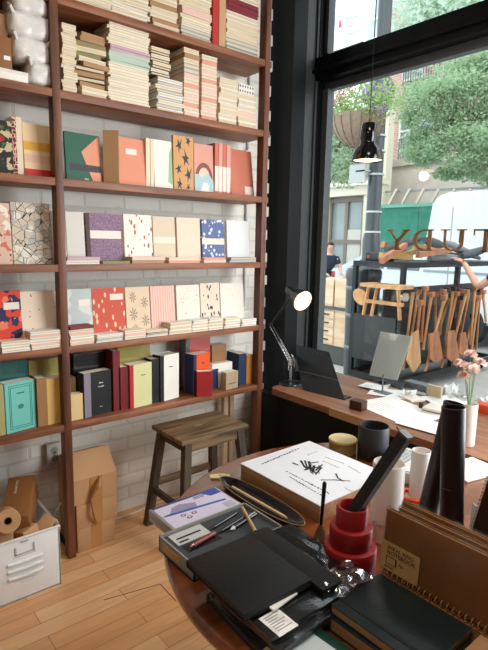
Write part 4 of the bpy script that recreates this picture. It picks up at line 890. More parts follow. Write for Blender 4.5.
# dark green notebook with elastic
T = flatbook('elastic_notebook', 'dark green notebook with a black elastic band and tan page edges', -.598, -.392, .728, .886, TZ+.030, .800, mat('dark green leather', '#16262a', .38, spec=.4, bump=(180, .12)), wood('kraft block edge', '#9b704a', '#b58a62', .7, 0, .5, 40))
bm = BM(); box(bm, (-.594, .752, .7795), (-.390, .760, .8012)); o = obj('elastic_band', bm, BLACKC, T)
flatbook('elastic_notebook', 'tan-edged notebook lying under the dark green one', -.594, -.388, .722, .884, TZ+.0005, .779, mat('dark green leather', '#1b2a2a', .38), wood('kraft block edge', '#9b704a', '#b58a62', .7, 0, .5, 40), rotz=1)
flatbook('notebook', 'pale tan notebook at the right photo edge beside the dark green one', -.380, -.26, .72, .90, TZ+.0005, .79, C('tan board', '#c59a70'))
# green package
T = thing('green_package', 'dark green packet with a pale window and cream label at the table front', 'packet', (-.575, .625, TZ), (0, 0, R(4)))
bm = BM(); box(bm, (-.055, -.08, 0), (.075, .075, .016), bev=.004); obj('packet', bm, mat('package green', '#123c30', .35), T, False)
bm = BM(); box(bm, (-.02, -.05, .016), (.05, .05, .0166)); obj('window', bm, C('packet pale', '#c3cfd0', .25), T, False)
bm = BM(); box(bm, (-.050, -.075, .016), (-.02, -.03, .0168)); obj('label', bm, C('tag cream', '#dcc694', .5), T, False)
# paper goods behind the tubes on the far side of the table
def sheet(name, label, px, py, w, l, h, rz, mt, cat, z=TZ+.0008, extra=None):
    c = at(px, py, 2, z); T = thing(name, label, cat, (c.x, c.y, z), (0, 0, R(rz))); bm = BM(); box(bm, (-w/2, -l/2, 0), (w/2, l/2, h), bev=.0008); obj('body', bm, mt, T, False); return T
T = sheet('paper_box', 'pale grey flat box on the far side of the table between the two tubes', 408, 470, .16, .2, .035, 8, C('pale box', '#b9bbb8', .5), 'box')
bm = BM(); box(bm, (-.07, -.09, .0352), (.07, .09, .037)); obj('lid', bm, C('pale box lid', '#c9cbc8', .5), T, False)
bm = BM()
for i in range(5):
    for j in range(9): box(bm, (-.06+i*.014, -.08+j*.018, .037), (-.05+i*.014, -.066+j*.018, .0385))
obj('dimples', bm, C('box grey dimples', '#9aa09f', .5), T, False)
T = sheet('orange_box', 'small box with a glossy orange-red lid between the tubes', 412, 507, .07, .07, .03, 25, C('box cream side', '#d8c3a4', .5), 'box')
bm = BM(); box(bm, (-.036, -.036, .03), (.036, -.024, .038)); box(bm, (-.036, .024, .03), (.036, .036, .038)); box(bm, (-.036, -.024, .03), (-.024, .024, .038)); box(bm, (.024, -.024, .03), (.036, .024, .038)); obj('rim', bm, mat('orange enamel', '#d8401f', .25), T, False)
sheet('envelope', 'white envelope on the table behind the pale grey box', 470, 470, .13, .18, .006, -12, C('white cover', '#ece7dc'), 'envelope')
bm = BM(); prism(bm, [(0, 0, 0), (.03, .004, 0), (.028, .006, .14), (.004, .004, .15)], (0, .002, 0)); o = solo('plastic_bag', bm, glass('milky plastic', (.95, .95, .95), .15, .2, ('#dcdcda', .55)), 'milky plastic sheet standing right of the upright maroon tube', 'plastic sheet'); q = at(474, 530, 1, 1.13); o.location = (q.x-.01, 1.155, TZ+.001)
# ================================================================== window ledge
LZ = .62
LW = wood('ledge wood', '#7d5038', '#a06f50', .45, 0, .8, 12)
T = thing('window_ledge', 'wide brown wooden window ledge below the shop window', 'ledge', (-.5, 2.4, .58))
bm = BM(); prism(bm, [(-2.29, 2.13, .582), (-2.26, 2.095, .582), (1.5, 2.095, .582), (1.5, 2.73, .582), (-2.29, 2.73, .582)], (0, 0, LZ-.582)); obj('board', bm, LW, T)
e0, e1 = at(329, 405, 1, 2.09).x, at(367, 420, 1, 2.09).x
bm = BM(); box(bm, (e0, 2.0925, .578), (e1, 2.0945, LZ+.0)); obj('edge_strip', bm, C('strip tan', '#b58f68', .7), T)
def L_(px, py, z=LZ): return at(px, py, 2, z)
# desk lamp
YL = 2.24
def Q(px, py, Y=YL): return at(px, py, 1, Y)
bc = L_(290.5, 384); bc.z = LZ; print('lamp base', bc, 'Q', Q(303, 300))
YL = bc.y
T = thing('desk_lamp', 'black spring-arm desk lamp, lit, standing on the window ledge', 'lamp', bc)
LB = mat('lamp black', '#1a1c1e', .3, spec=.6)
bm = BM(); lathe(bm, [(.0001, 0), (.072, 0), (.073, .004), (.069, .012), (.03, .017), (.010, .022), (.008, .03), (.0001, .03)], bc, 48); obj('base', bm, LB, T)
p0, p1, p2, p3 = bc+Vector((0, 0, .03)), Q(291, 362, YL), Q(271, 325, YL), Q(291, 297, YL)
bm = BM(); tube(bm, [p0, p1], .006); box(bm, p1-Vector((.012, .008, .02)), p1+Vector((.012, .008, .02))); obj('lower_joint', bm, CHROME, T)
bm = BM(); s = (p2-p1).normalized(); nn = Vector((-s.z, 0, s.x))
for k in (-1, 1): tube(bm, [p1+nn*.011*k, p2+nn*.011*k], .0032, n=6)
obj('lower_arm', bm, CHROME, T)
bm = BM()
for k in (-1, 1):
    a = p1+Vector((0, .009*k, -.01)); b = a+s*.11; pts = []
    for j in range(70): t = j/69; pts.append(a+s*.11*t+Vector((cos(j*1.15)*.004, 0, sin(j*1.15)*.004)))
    tube(bm, pts, .0011, n=5)
    tube(bm, [b, a+s*.2], .0012, n=5)
obj('spring', bm, CHROME, T)
bm = BM()
for k in range(1): tube(bm, [p1+Vector((.03, 0, -.03)), p1+Vector((.034, 0, .01)), p1+Vector((.004, 0, .05))], .003, n=6); 
tube(bm, [p1+Vector((-.012, 0, -.055)), p1+Vector((-.012, 0, .0))], .007, n=8); obj('bracket', bm, CHROME, T)
bm = BM(); s2 = (p3-p2).normalized(); n2 = Vector((-s2.z, 0, s2.x))
for k in (-1, 1): tube(bm, [p2+n2*.006*k, p3+n2*.006*k], .0032, n=6)
box(bm, p2-Vector((.011, .007, .011)), p2+Vector((.011, .007, .011))); obj('upper_arm', bm, LB, T)
# the shade opens down to the right and a little toward the room
ctr = Q(303, 301, YL-.03); tip_ = Q(290, 285, YL+.03); vw = (EYE-ctr).normalized(); ax = (vw*.72+(rt*.80-up*.60)*.69).normalized()
tip_ = ctr-ax*.135
Mx = ax.to_track_quat('Z', 'Y').to_matrix().to_4x4()
bm = BM(); lathe(bm, [(.0001, -.03), (.020, -.03), (.024, -.022), (.024, .035), (.030, .045), (.055, .085), (.066, .135), (.0635, .135), (.052, .087), (.028, .050), (.0001, .045)], tip_, 40, M=Mx); obj('shade', bm, LB, T)
GLOW = mat('lamp inner glow', '#ffe9c8', .5, emit=.8)
bm = BM(); lathe(bm, [(.0001, .126), (.020, .125), (.034, .108), (.030, .085), (.0001, .075)], tip_, 28, M=Mx); obj('bulb', bm, GLOW, T)
bm = BM(); lathe(bm, [(.0625, .134), (.0515, .0875), (.030, .056)], tip_, 40, M=Mx, cap=False); obj('reflector', bm, mat('reflector white', '#fff1da', .5, emit=.35), T)
bm = BM(); tube(bm, [p3, tip_+ax*.01], .006, n=8); obj('shade_joint', bm, LB, T)
light('desk_lamp_bulb_light', 'POINT', tip_+ax*.2, .35, (1, .86, .68), .03)
# tablet computer standing in its cover
a, b = L_(303, 390), L_(345, 400.5); c = at(329, 352, 2, LZ+.20); d = at(293, 344, 2, LZ+.205); print('laptop', a, b, c, d)
T = thing('tablet_computer', 'black tablet computer standing in its cover on the ledge beside the lamp', 'tablet', (a+b)/2)
nrm = (b-a).cross(d-a).normalized(); nrm = nrm if nrm.y > 0 else -nrm
bm = BM(); prism(bm, [a, b, c, d], nrm*.009); obj('back_case', bm, mat('tablet black', '#17181a', .5), T)
bm = BM(); prism(bm, [a+(c-a)*.06+nrm*.0095, b+(d-b)*.06+nrm*.0095, c+(a-c)*.06+nrm*.0095, d+(b-d)*.06+nrm*.0095], nrm*.001); obj('screen', bm, mat('dark screen', '#20262b', .1, spec=.8), T)
bm = BM(); prism(bm, [a+nrm*-.0006+(d-a)*.38, b+(c-b)*.38-nrm*.0006, b+(c-b)*.40-nrm*.0006, a+(d-a)*.40-nrm*.0006], nrm*.0005)
for f in (.55, .66, .78): q = d+(c-d)*f+(a-d)*.09; tube(bm, [q-nrm*.001, q+nrm*.0002], .0035, n=10)
obj('fold_line', bm, C('grey seam', '#4a4d50', .4), T)
bm = BM(); k0 = (b-a); kb = Vector((-k0.y, k0.x, 0)).normalized()*.08; kb = kb if kb.y > 0 else -kb
prism(bm, [a+k0*.02+kb*.05, b-k0*.02+kb*.05, b-k0*.02+kb, a+k0*.02+kb], (0, 0, .006)); key = obj('keyboard', bm, mat('tablet black', '#17181a', .5), T)
# dark block and papers
def lbox(name, label, cat, px, py, w, l, h, rz, mt, z=LZ+.0005):
    c = L_(px, py, z); T = thing(name, label, cat, (c.x, c.y, z), (0, 0, R(rz))); bm = BM(); box(bm, (-w/2, -l/2, 0), (w/2, l/2, h), bev=.001); obj('body', bm, mt, T, False); return T
lbox('wooden_block', 'small dark brown wooden block at the front of the window ledge', 'block', 358, 409, .075, .06, .05, 8, C('dark block', '#4a2c20', .5))
SH = C('bright paper', '#f6f5f2', .7)
for i, (px, py, w, l, rz, lb) in enumerate(((398, 410, .42, .30, -12, 'large white paper sheet on the ledge right of the dark wooden block'), (392, 394, .26, .18, 24, 'white paper sheet with a curled corner behind the large one'), (428, 427, .27, .17, 6, 'white leaflet near the ledge edge above the black cup'), (448, 404, .26, .2, -30, 'white sheet on the ledge below the tan wooden block'), (374, 388, .16, .12, 10, 'pale printed sheet close to the window glass behind the tablet'))):
    c = L_(px, py); T = thing('paper_sheet', lb, 'paper', (c.x, c.y, LZ+.001+.0022*i), (0, 0, R(rz)))
    bm = BM(); g = bmesh.ops.create_grid(bm, x_segments=10, y_segments=10, size=.5)
    for v in bm.verts:
        v.co.x *= w; v.co.y *= l; e = max(0, v.co.x/w+v.co.y/l-.55); v.co.z = e*e*.10+.0008
    ex = bmesh.ops.extrude_face_region(bm, geom=bm.faces[:]); bmesh.ops.translate(bm, verts=[q for q in ex['geom'] if isinstance(q, bmesh.types.BMVert)], vec=(0, 0, .0006))
    sh_ = obj('sheet', bm, SH, T, False)
    bm = BM()
    for k in range(5): box(bm, (-w*.35, -l*.35+k*l*.09, .0016), (-w*.35+w*(.3+.1*(k % 3)), -l*.345+k*l*.09+.001, .0019))
    obj('print', bm, C('paper print', '#a6a8ac'), T, False)
T = lbox('sketch_pad', 'white boxed pad on the ledge left of the flower vase', 'pad', 440, 413, .15, .12, .03, 10, C('white cover', '#ece7dc'))
bm = BM(); box(bm, (-.075, -.0605, .012), (.075, -.0601, .017)); obj('stripe', bm, C('stripe grey', '#3c4048'), T, False)
lbox('wooden_block', 'tan wooden block standing on the ledge near the window glass', 'block', 434, 398, .09, .02, .075, 5, wood('pale pine', '#c9a883', '#dcc3a0', .6, 2))
lbox('ink_bottle', 'small dark square bottle on the ledge among the papers', 'bottle', 421, 408, .022, .022, .03, 20, C('bottle dark', '#3a2d28', .3))
lbox('notebook', 'white closed notebook on the ledge left of the tan wooden block', 'notebook', 412, 399, .12, .10, .012, -20, C('white cover', '#ece7dc'))
lbox('red_book', 'small red-orange book on the ledge at the right photo edge', 'book', 486, 412, .1, .08, .045, 15, C('book orange', '#d9512c', .5))
lbox('display_case', 'low grey display box on the ledge against the window glass', 'box', 424, 391, .24, .07, .045, 0, C('case grey', '#6d7478', .35))
lbox('black_bottle_cap', 'small black cube on the ledge by the slanted reflection panel', 'block', 383, 386, .04, .03, .035, 5, C('pen black', '#131416', .25))
# white paper flowers strewn by the window
def spray(name, label, px, py, n, s, mt, z=LZ):
    c = L_(px, py, z); bm = BM(); r = random.Random(px)
    for k in range(n):
        a_ = r.uniform(0, 6.28); el = r.uniform(.1, 1.1); l = s*r.uniform(.5, 1); d_ = Vector((cos(a_)*cos(el), sin(a_)*cos(el), sin(el))); sd_ = d_.cross(Vector((0, 0, 1))).normalized()
        o0 = c+Vector((r.uniform(-s, s)*.6, r.uniform(-s, s)*.4, .002)); m_ = o0+d_*l*.6
        prism(bm, [o0, m_+sd_*l*.22, o0+d_*l, m_-sd_*l*.22], d_.cross(sd_).normalized()*.0008)
    return solo(name, bm, mt, label, 'paper flower')
spray('paper_flower', 'crumpled white paper petals on the ledge behind the large sheet', 405, 397, 26, .06, SH)
spray('paper_flower', 'crumpled white paper petals left of the flower vase', 452, 396, 30, .09, SH)
spray('paper_flower', 'crumpled white paper petals right of the flower vase', 482, 402, 18, .07, SH)
# vase with carnations
vb = L_(468, 432); vb = Vector((at(467, 432, 1, 2.2).x, 2.2, LZ)); print('vase2', vb)
T = thing('flower_vase', 'tall white cylindrical vase of pink carnations on the window ledge', 'vase', vb)
bm = BM(); lathe(bm, [(.0001, 0), (.034, 0), (.036, .004), (.036, .19), (.033, .19), (.033, .02), (.0001, .02)], vb, 40); obj('vase', bm, mat('frosted white vase', '#ece9e2', .3), T)
CP = mat('carnation pink', '#f7dace', .7)
heads = [at(x, y, 1, 2.2+dy) for x, y, dy in ((470, 355, .02), (460, 364, -.02), (479, 363, .03), (469, 368, 0), (475, 370, -.03), (464, 376, -.01))]
bm = BM()
for h_ in heads: tube(bm, [vb+Vector((0, 0, .15)), (vb+Vector((0, 0, .2))+h_)/2+Vector((0, 0, .02)), h_], .002, n=5)
obj('stems', bm, C('stem green', '#7f9a6a'), T)
for h_ in heads:
    bm = BM(); r = random.Random(int(h_.x*1e4))
    for k in range(34):
        a_ = r.uniform(0, 6.28); el = r.uniform(-.3, 1.4); l = .030*r.uniform(.8, 1.15); d_ = Vector((cos(a_)*cos(el), sin(a_)*cos(el), sin(el)*.8)); sd_ = d_.orthogonal().normalized(); n_ = d_.cross(sd_)
        pts = [h_, h_+d_*l*.7+sd_*l*.38, h_+d_*l+sd_*l*.2+n_*.003, h_+d_*l*.9, h_+d_*l-sd_*l*.2-n_*.003, h_+d_*l*.7-sd_*l*.38]
        f = bm.faces.new([bm.verts.new(p_) for p_ in pts])
    obj('flower_head', bm, CP, T)
# the tablet's reflection in the glass, built as a slanted translucent panel
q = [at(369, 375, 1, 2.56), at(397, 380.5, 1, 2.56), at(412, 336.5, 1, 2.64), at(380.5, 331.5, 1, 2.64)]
T = thing('reflection_panel', 'slanted translucent grey reflection panel standing for the tablet mirrored in the window glass', 'panel', (q[0]+q[1])/2)
bm = BM(); prism(bm, q, (0, .004, 0)); obj('panel', bm, glass('grey reflection', (.85, .9, .9), .06, .05, ('#d3dfde', .6)), T)
bm = BM(); m1 = (q[0]+q[1])/2; box(bm, (m1.x-.05, 2.54, LZ), (m1.x+.05, 2.60, LZ+.008)); tube(bm, [(m1.x, 2.565, LZ+.005), m1+Vector((0, .004, .02))], .005); obj('stand', bm, C('case grey', '#6d7478', .35), T)  # made-up foot that carries the reflection panel
# pendant lamp
YP = 2.42; pr_ = at(367.5, 161, 1, YP); pt = at(366, 124, 1, YP); rr = (at(382, 161, 1, YP)-at(353, 161, 1, YP)).x/2*.86; hh = (pt.z-pr_.z)*1.0; print('pendant', pr_, rr, hh)
T = thing('pendant_lamp', 'small glossy black pendant lamp hanging on a cord in front of the window', 'lamp', (pr_.x, YP, pr_.z))
o_ = Vector((pr_.x, YP, pr_.z)); h1 = hh
bm = BM(); lathe(bm, [(rr, 0), (rr*.98, h1*.12), (rr*.86, h1*.30), (rr*.56, h1*.42), (rr*.50, h1*.50), (rr*.56, h1*.62), (rr*.50, h1*.95), (rr*.42, h1), (.0001, h1*1.0), (.0001, h1*.95), (rr*.40, h1*.9), (rr*.44, h1*.5), (rr*.80, h1*.27), (rr*.93, .004), (rr, 0)], o_, 48); obj('shade', bm, mat('gloss black', '#0e0f10', .12, spec=.7), T)
bm = BM(); lathe(bm, [(.0001, h1), (.010, h1), (.009, h1+.015), (.004, h1+.022), (.0001, h1+.022)], o_, 20); obj('cap', bm, mat('copper', '#b07038', .3, .9), T)
bm = BM(); tube(bm, [o_+Vector((0, 0, h1+.02)), (o_.x, YP, 3.6)], .0028, n=8); obj('cord', bm, C('pen black', '#131416', .25), T)
bm = BM(); lathe(bm, [(rr*.86, .010), (.0001, .012)], o_, 32); lathe(bm, [(rr*.9, .006), (rr*.72, .03)], o_, 32, cap=False); obj('diffuser', bm, mat('pendant glow', '#ffd9ae', .5, emit=1.3), T)
light('pendant_bulb_light', 'POINT', o_+Vector((0, 0, -.03)), 1.2, (1, .82, .6), .03)

# ================================================================== the street
GY = mat('pavement', '#b9b7b2', .9, vary=(3, .12)); bm = BM(); box(bm, (-45, 2.95, -.16), (25, 7.0, -.02)); struct('sidewalk', bm, GY)
bm = BM(); box(bm, (-60, 7.0, -.3), (40, 60, -.14)); struct('street', bm, mat('asphalt', '#8f9092', .9, vary=(2, .1)))
def A(px, py, Y): return at(px, py, 1, Y)
# far pale tower and left storefront
def window_part(T, x0, x1, z0, z1, Y, fm, gm, nx=2, nz=2, fw=.06):
    bm = BM()
    for k in range(nx+1): x = x0+(x1-x0)*k/nx; box(bm, (x-fw/2, Y-.12, z0), (x+fw/2, Y-.02, z1))
    for k in range(nz+1): z = z0+(z1-z0)*k/nz; box(bm, (x0, Y-.13, z-fw/2), (x1, Y-.03, z+fw/2))
    f = obj('window', bm, fm, T)
    bm = BM(); box(bm, (x0, Y-.05, z0), (x1, Y-.01, z1)); o = obj('pane', bm, gm, f, False); o.matrix_parent_inverse = Matrix.Translation(-Vector(T.location)); return f
BEI = mat('beige stucco', '#d9d2bd', .85, vary=(2, .06)); FR = C('brown grey frame', '#7f756c'); PN = mat('street window pane', '#8b9697', .12, spec=.7, vary=(1.2, .35)); FW = C('frame white', '#cfd2cd')
YA = 13.0
p_l, p_r = A(300, 250, YA), A(381, 250, YA)
zc0, zc1 = A(350, 197, YA).z, A(350, 184, YA).z
T = thing('corner_building', 'beige shop building with square piers and grey framed windows across the street, at left', 'building', (p_l.x-2, YA, -.14))
bm = BM(); box(bm, (p_l.x-4, YA, -.14), (p_r.x, YA+.3, 5.4)); obj('wall', bm, BEI, T)
bm = BM(); box(bm, (p_l.x-4, YA-.35, zc0), (p_r.x+.1, YA, zc1), bev=.02); box(bm, (p_l.x-4, YA-.45, zc1-.12), (p_r.x+.15, YA, zc1)); obj('cornice', bm, mat('pale stone', '#e0dac8', .85), T)
for px in (318, 371):
    bm = BM(); q = A(px, 230, YA-.3); box(bm, (q.x-.33, YA-.3, -.14), (q.x+.33, YA, zc0)); obj('pier', bm, BEI, T)
xa, xb_ = A(332, 230, YA).x, A(365, 230, YA).x; window_part(T, xa, xb_, .3, zc0-.1, YA, FR, PN, 2, 2, .12)
bm = BM(); box(bm, (xa+(xb_-xa)*.5, YA-.09, .3), (xb_, YA-.06, zc0-1.0)); obj('blind', bm, C('pale blind', '#c9c6bd'), T)
for i in range(2): x = xa-.35+i*1.05; window_part(T, x, x+.9, zc1+.25, zc1+1.7, YA, FR, PN, 2, 3, .09)
# brick building
BRK = brickmat('pale street brick', '#b98f80', '#a87a69', '#cdbfb4', .22, .075, .012, 'y', .9, .1)
YB = 19.0; q0, q1 = A(386, 150, YB), A(520, 100, YB)
T = thing('brick_building', 'faded red brick building with fire escapes behind the tree', 'building', (q0.x, YB, -.14))
bm = BM(); box(bm, (q0.x, YB, -.14), (q1.x+14, YB+8, 14)); obj('wall', bm, BRK, T)
for i in range(5):
    for j in range(4):
        x = q0.x+.7+i*1.75; z = 2.6+j*2.7; window_part(T, x, x+.9, z, z+1.5, YB, FW, PN, 1, 2, .08)
for j, pz in enumerate((A(430, 88, YB-1).z, A(430, 88, YB-1).z+2.8, A(430, 88, YB-1).z-2.6)):
    x0, x1 = A(404, 88, YB-1).x, A(450, 88, YB-1).x
    bm = BM(); box(bm, (x0, YB-1.1, pz), (x1, YB, pz+.08)); box(bm, (x0, YB-1.1, pz+.9), (x1, YB-1.06, pz+.95))
    for k in range(19): x = x0+(x1-x0)*k/18; box(bm, (x-.015, YB-1.1, pz), (x+.015, YB-1.07, pz+.92))
    for x in (x0+.3, x1-.5): prism(bm, [(x, YB-1.0, pz), (x, YB-.88, pz), (x, YB, pz-.9), (x, YB, pz-1.05)], (.08, 0, 0))
    obj('fire_escape', bm, C('escape grey', '#5c5f60'), T)
YT = 26.0; q0, q1 = A(366, 60, YT), A(420, 60, YT)
T = thing('glass_tower', 'pale blue-grey tower seen through the upper pane', 'building', (q0.x, YT, -.14))
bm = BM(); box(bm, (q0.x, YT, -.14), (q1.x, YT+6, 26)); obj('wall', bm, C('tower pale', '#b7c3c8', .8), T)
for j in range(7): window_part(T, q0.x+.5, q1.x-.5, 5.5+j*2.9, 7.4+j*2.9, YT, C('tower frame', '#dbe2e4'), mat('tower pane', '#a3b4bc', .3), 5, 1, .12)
# concrete wall, grey shed, lattice, green fence
YC = 14.5; q0 = A(379, 200, YC); zt_ = A(430, 162, YC).z
bm = BM(); box(bm, (q0.x, YC, -.14), (q0.x+16, YC+.5, zt_)); box(bm, (q0.x-.05, YC-.08, zt_-.03), (q0.x+16, YC+.55, zt_+.18)); solo('retaining_wall', bm, mat('stained concrete', '#c2bab0', .95, vary=(2.2, .28)), 'long stained concrete wall behind the green fence', 'wall')
q = A(418, 145, 16); T = thing('rooftop_shed', 'small grey-blue gabled shed above the concrete wall', 'shed', (q.x, 16, zt_))
bm = BM(); zb = A(418, 157, 16).z; z2_ = A(418, 136, 16).z; xl, xr = A(405, 145, 16).x, A(432, 145, 16).x; box(bm, (xl, 16, zt_-.5), (xr, 17.4, z2_)); 
obj('wall', bm, C('shed blue grey', '#8fa0a0'), T)
bm = BM(); prism(bm, [(xl-.15, 15.9, z2_), (xr+.15, 15.9, z2_), ((xl+xr)/2+.2, 15.9, A(418, 120, 16).z)], (0, 1.6, 0)); obj('roof', bm, C('shed roof', '#b9c3c4'), T)
bm = BM(); box(bm, (xl+.25, 15.95, zt_), (xl+.5, 16, z2_-.15)); box(bm, (xr-.6, 15.95, zt_), (xr-.3, 16, z2_-.15)); obj('door', bm, C('shed door', '#6e7f7e'), T)
YF = 12.3; q0 = A(379, 230, YF); zf = A(410, 207, YF).z
T = thing('plywood_fence', 'green painted plywood hoarding across the street, chalky and scuffed', 'fence', (q0.x, YF, -.14))
for i in range(6):
    x = q0.x+i*1.22; bm = BM(); box(bm, (x, YF, -.14), (x+1.21, YF+.03, zf)); obj('plywood_sheet', bm, mat('hoarding green', '#357f6b', .8, vary=(7, .4)), T)
bm = BM(); box(bm, (q0.x, YF-.04, zf), (q0.x+7.3, YF+.06, zf+.09)); obj('cap_rail', bm, C('hoarding green light', '#6bab97'), T)
T = thing('timber_trellis', 'pale timber beams leaning in a row above the green hoarding', 'trellis', (q0.x+1, YF+.5, zf))
wt = C('trellis wood', '#d5c8b6')
for px in (384, 397, 411, 426, 442, 458, 474, 490):
    a, b = A(px, 214, YF+.5), A(px+13, 189, YF+.5); bm = BM(); tube(bm, [a, b], .045, n=4); obj('beam', bm, wt, T)
for y0_, y1_ in ((205, 203), (192, 187)):
    a, b = A(384, y0_, YF+.6), A(500, y1_, YF+.6); bm = BM(); tube(bm, [a, b], .04, n=4); obj('rail', bm, C('rail grey', '#8f9090'), T)
# cars
def wheel(T, c, r):
    bm = BM(); lathe(bm, [(r*.62, -.1), (r*.95, -.1), (r, -.07), (r, .07), (r*.95, .1), (r*.62, .1), (r*.62, -.1)], c, 32, M=Matrix.Rotation(pi/2, 4, 'X')); w = obj('wheel', bm, C('tyre', '#1d1e20', .8), T)
    bm = BM(); lathe(bm, [(.0001, -.07), (r*.6, -.06), (r*.62, .06), (.0001, .05)], c, 24, M=Matrix.Rotation(pi/2, 4, 'X')); o = obj('hubcap', bm, C('hub grey', '#9c9fa2', .3), w, False); o.matrix_parent_inverse = Matrix.Translation(-Vector(T.location))
CW = mat('white car paint', '#c9d0d6', .2, spec=.6, coat=.6, vary=(2, .02)); CG = mat('car glass', '#46525a', .05, spec=.9)
def vehicle(T, prof, glassp, Y0, wd, wheels, r, lights=()):
    bm = BM(); prism(bm, [(x, Y0, z) for x, z in prof], (0, wd, 0)); bmesh.ops.bevel(bm, geom=[e for e in bm.edges], offset=.05, segments=2, affect='EDGES'); obj('body', bm, CW, T)
    for g in glassp:
        bm = BM(); prism(bm, [(x, Y0-.012, z) for x, z in g], (0, .014, 0)); obj('side_window', bm, CG, T)
    for x in wheels:
        for y in (Y0+.08, Y0+wd-.08): wheel(T, Vector((x, y, r-.14)), r)
    for (x, z, sx, sz, c) in lights:
        bm = BM(); box(bm, (x, Y0-.02, z), (x+sx, Y0+.3, z+sz), bev=.01); obj('tail_light', bm, C(c, c, .3), T)
YV = 8.2; v0 = A(419, 262, YV); zr = A(450, 192, YV).z; v1 = A(431, 198, YV)
T = thing('white_van', 'tall white delivery van parked beyond the tool rack', 'van', (v0.x+2.4, YV+.9, -.14))
vehicle(T, [(v0.x, .25), (v0.x-.03, 1.0), (v0.x+.08, 1.5), (v1.x+.02, zr-.12), (v1.x+.22, zr), (v0.x+4.9, zr), (v0.x+5.1, zr-.2), (v0.x+5.2, .25)], [], YV, 1.9, (v0.x+.9, v0.x+4.2), .36)
bm = BM(); 
for x in (v0.x+.55, v0.x+2.2): box(bm, (x, YV-.006, .5), (x+.015, YV+.002, zr-.25))
box(bm, (v0.x+.1, YV-.01, 1.05), (v0.x+5, YV+.002, 1.09)); obj('panel_seam', bm, C('seam grey', '#8d9499', .4), T)
bm = BM(); box(bm, (v0.x+.16, YV-.015, 1.2), (v0.x+.28, YV+.05, 1.55), bev=.01); obj('tail_light', bm, C('tail red', '#b23a34', .3), T)
YK = 10.25; k0 = A(326, 285, YK).x; zk = A(352, 257, YK).z+.12; kk = zk/1.42
T = thing('white_car', 'white saloon car parked across the street beyond the dark bin', 'car', (k0+2.2, YK+.85, -.14))
vehicle(T, [(k0+a_, b_) for a_, b_ in [(0, .2), (-.03, .75*kk), (.12, .95*kk), (.55, 1.02*kk), (1.15, 1.40*kk), (2.5, 1.44*kk), (3.2, 1.0*kk), (4.1, .85*kk), (4.2, .2)]], [[(k0+a_, b_) for a_, b_ in g_] for g_ in ([(.8, 1.03*kk), (1.22, 1.33*kk), (1.75, 1.35*kk), (1.75, 1.03*kk)], [(1.85, 1.03*kk), (1.85, 1.35*kk), (2.45, 1.35*kk), (2.95, 1.03*kk)])], YK, 1.7, (k0+.85, k0+3.4), .33, ((k0-.02, .72*kk, .30, .15, '#b23a34'),))
# lamp post with banner and flower basket
YO = 5.9; ob = A(370.5, 262, YO)
T = thing('lamp_post', 'dark fluted street lamp post with pale bands rising past the basket', 'lamp post', (ob.x, YO, -.02))
PM = mat('post graphite', '#4b5052', .3, .4)
bm = BM(); pc = Vector((ob.x, YO, -.02)); z1_ = A(371, 232, YO).z; lathe(bm, [(.17, 0), (.17, .5), (.13, .6), (.125, 1.1), (.128, z1_-.1), (.10, z1_+.05), (.092, 3.2), (.085, 5.5), (.0001, 5.5)], pc, 14); obj('column', bm, PM, T)
bm = BM()
for py in (232, 212, 175, 152, 137): z = A(373, py, YO).z+.02; lathe(bm, [(.105, z-.012), (.112, z-.012), (.112, z+.012), (.105, z+.012), (.105, z-.012)], pc, 20)
obj('band', bm, C('band pale', '#c4c8c8', .4), T)
bm = BM(); z = A(378, 95, YO).z; lathe(bm, [(.10, z-.2), (.15, z-.12), (.19, z+.1), (.12, z+.22), (.09, z+.22)], pc, 24); obj('collar', bm, PM, T)
bq = A(357, 172, YO-.2); bm = BM(); box(bm, (bq.x-.13, YO-.2, bq.z-.14), (bq.x+.13, YO-.17, bq.z+.10)); box(bm, (bq.x-.02, YO-.2, bq.z), (ob.x, YO-.1, bq.z+.02)); obj('sign_plate', bm, C('sign grey', '#b9bcbb', .4), T)
# basket
YQ = 5.3; bcn = A(358.5, 117, YQ); rb = (A(384, 117, YQ)-A(334, 117, YQ)).x/2*.84; zbm = A(359, 148, YQ).z; bcn.z = A(359, 116, YQ).z
T = thing('hanging_basket', 'round coir-lined hanging flower basket outside the window with pink and purple flowers', 'basket', (bcn.x, YQ, zbm))
bm = BM(); hb_ = bcn.z-zbm; lathe(bm, [(.0001, 0)]+[(rb*sin(R(a)), hb_*(1-cos(R(a)))) for a in range(15, 91, 15)]+[(rb*.93, hb_), (.0001, hb_*.8)], (bcn.x, YQ, zbm), 40); obj('liner', bm, mat('coir', '#8d7a68', .95, vary=(24, .3), bump=(60, .6)), T)
bm = BM()
for k in range(16):
    a_ = 2*pi*k/16; tube(bm, [(bcn.x+(rb+.006)*sin(R(g_))*cos(a_), YQ+(rb+.006)*sin(R(g_))*sin(a_), zbm+hb_*(1-cos(R(g_)))) for g_ in range(8, 91, 16)], .004, n=4)
for k in range(3): a_ = 2*pi*k/3; tube(bm, [(bcn.x+rb*cos(a_), YQ+rb*sin(a_), bcn.z), (bcn.x, YQ, bcn.z+.75)], .004, n=4)
tube(bm, [(bcn.x, YQ, bcn.z+.75), (ob.x, YO, bcn.z+.80)], .014, n=6); obj('wire_frame', bm, C('wire dark', '#5a564f', .5), T)
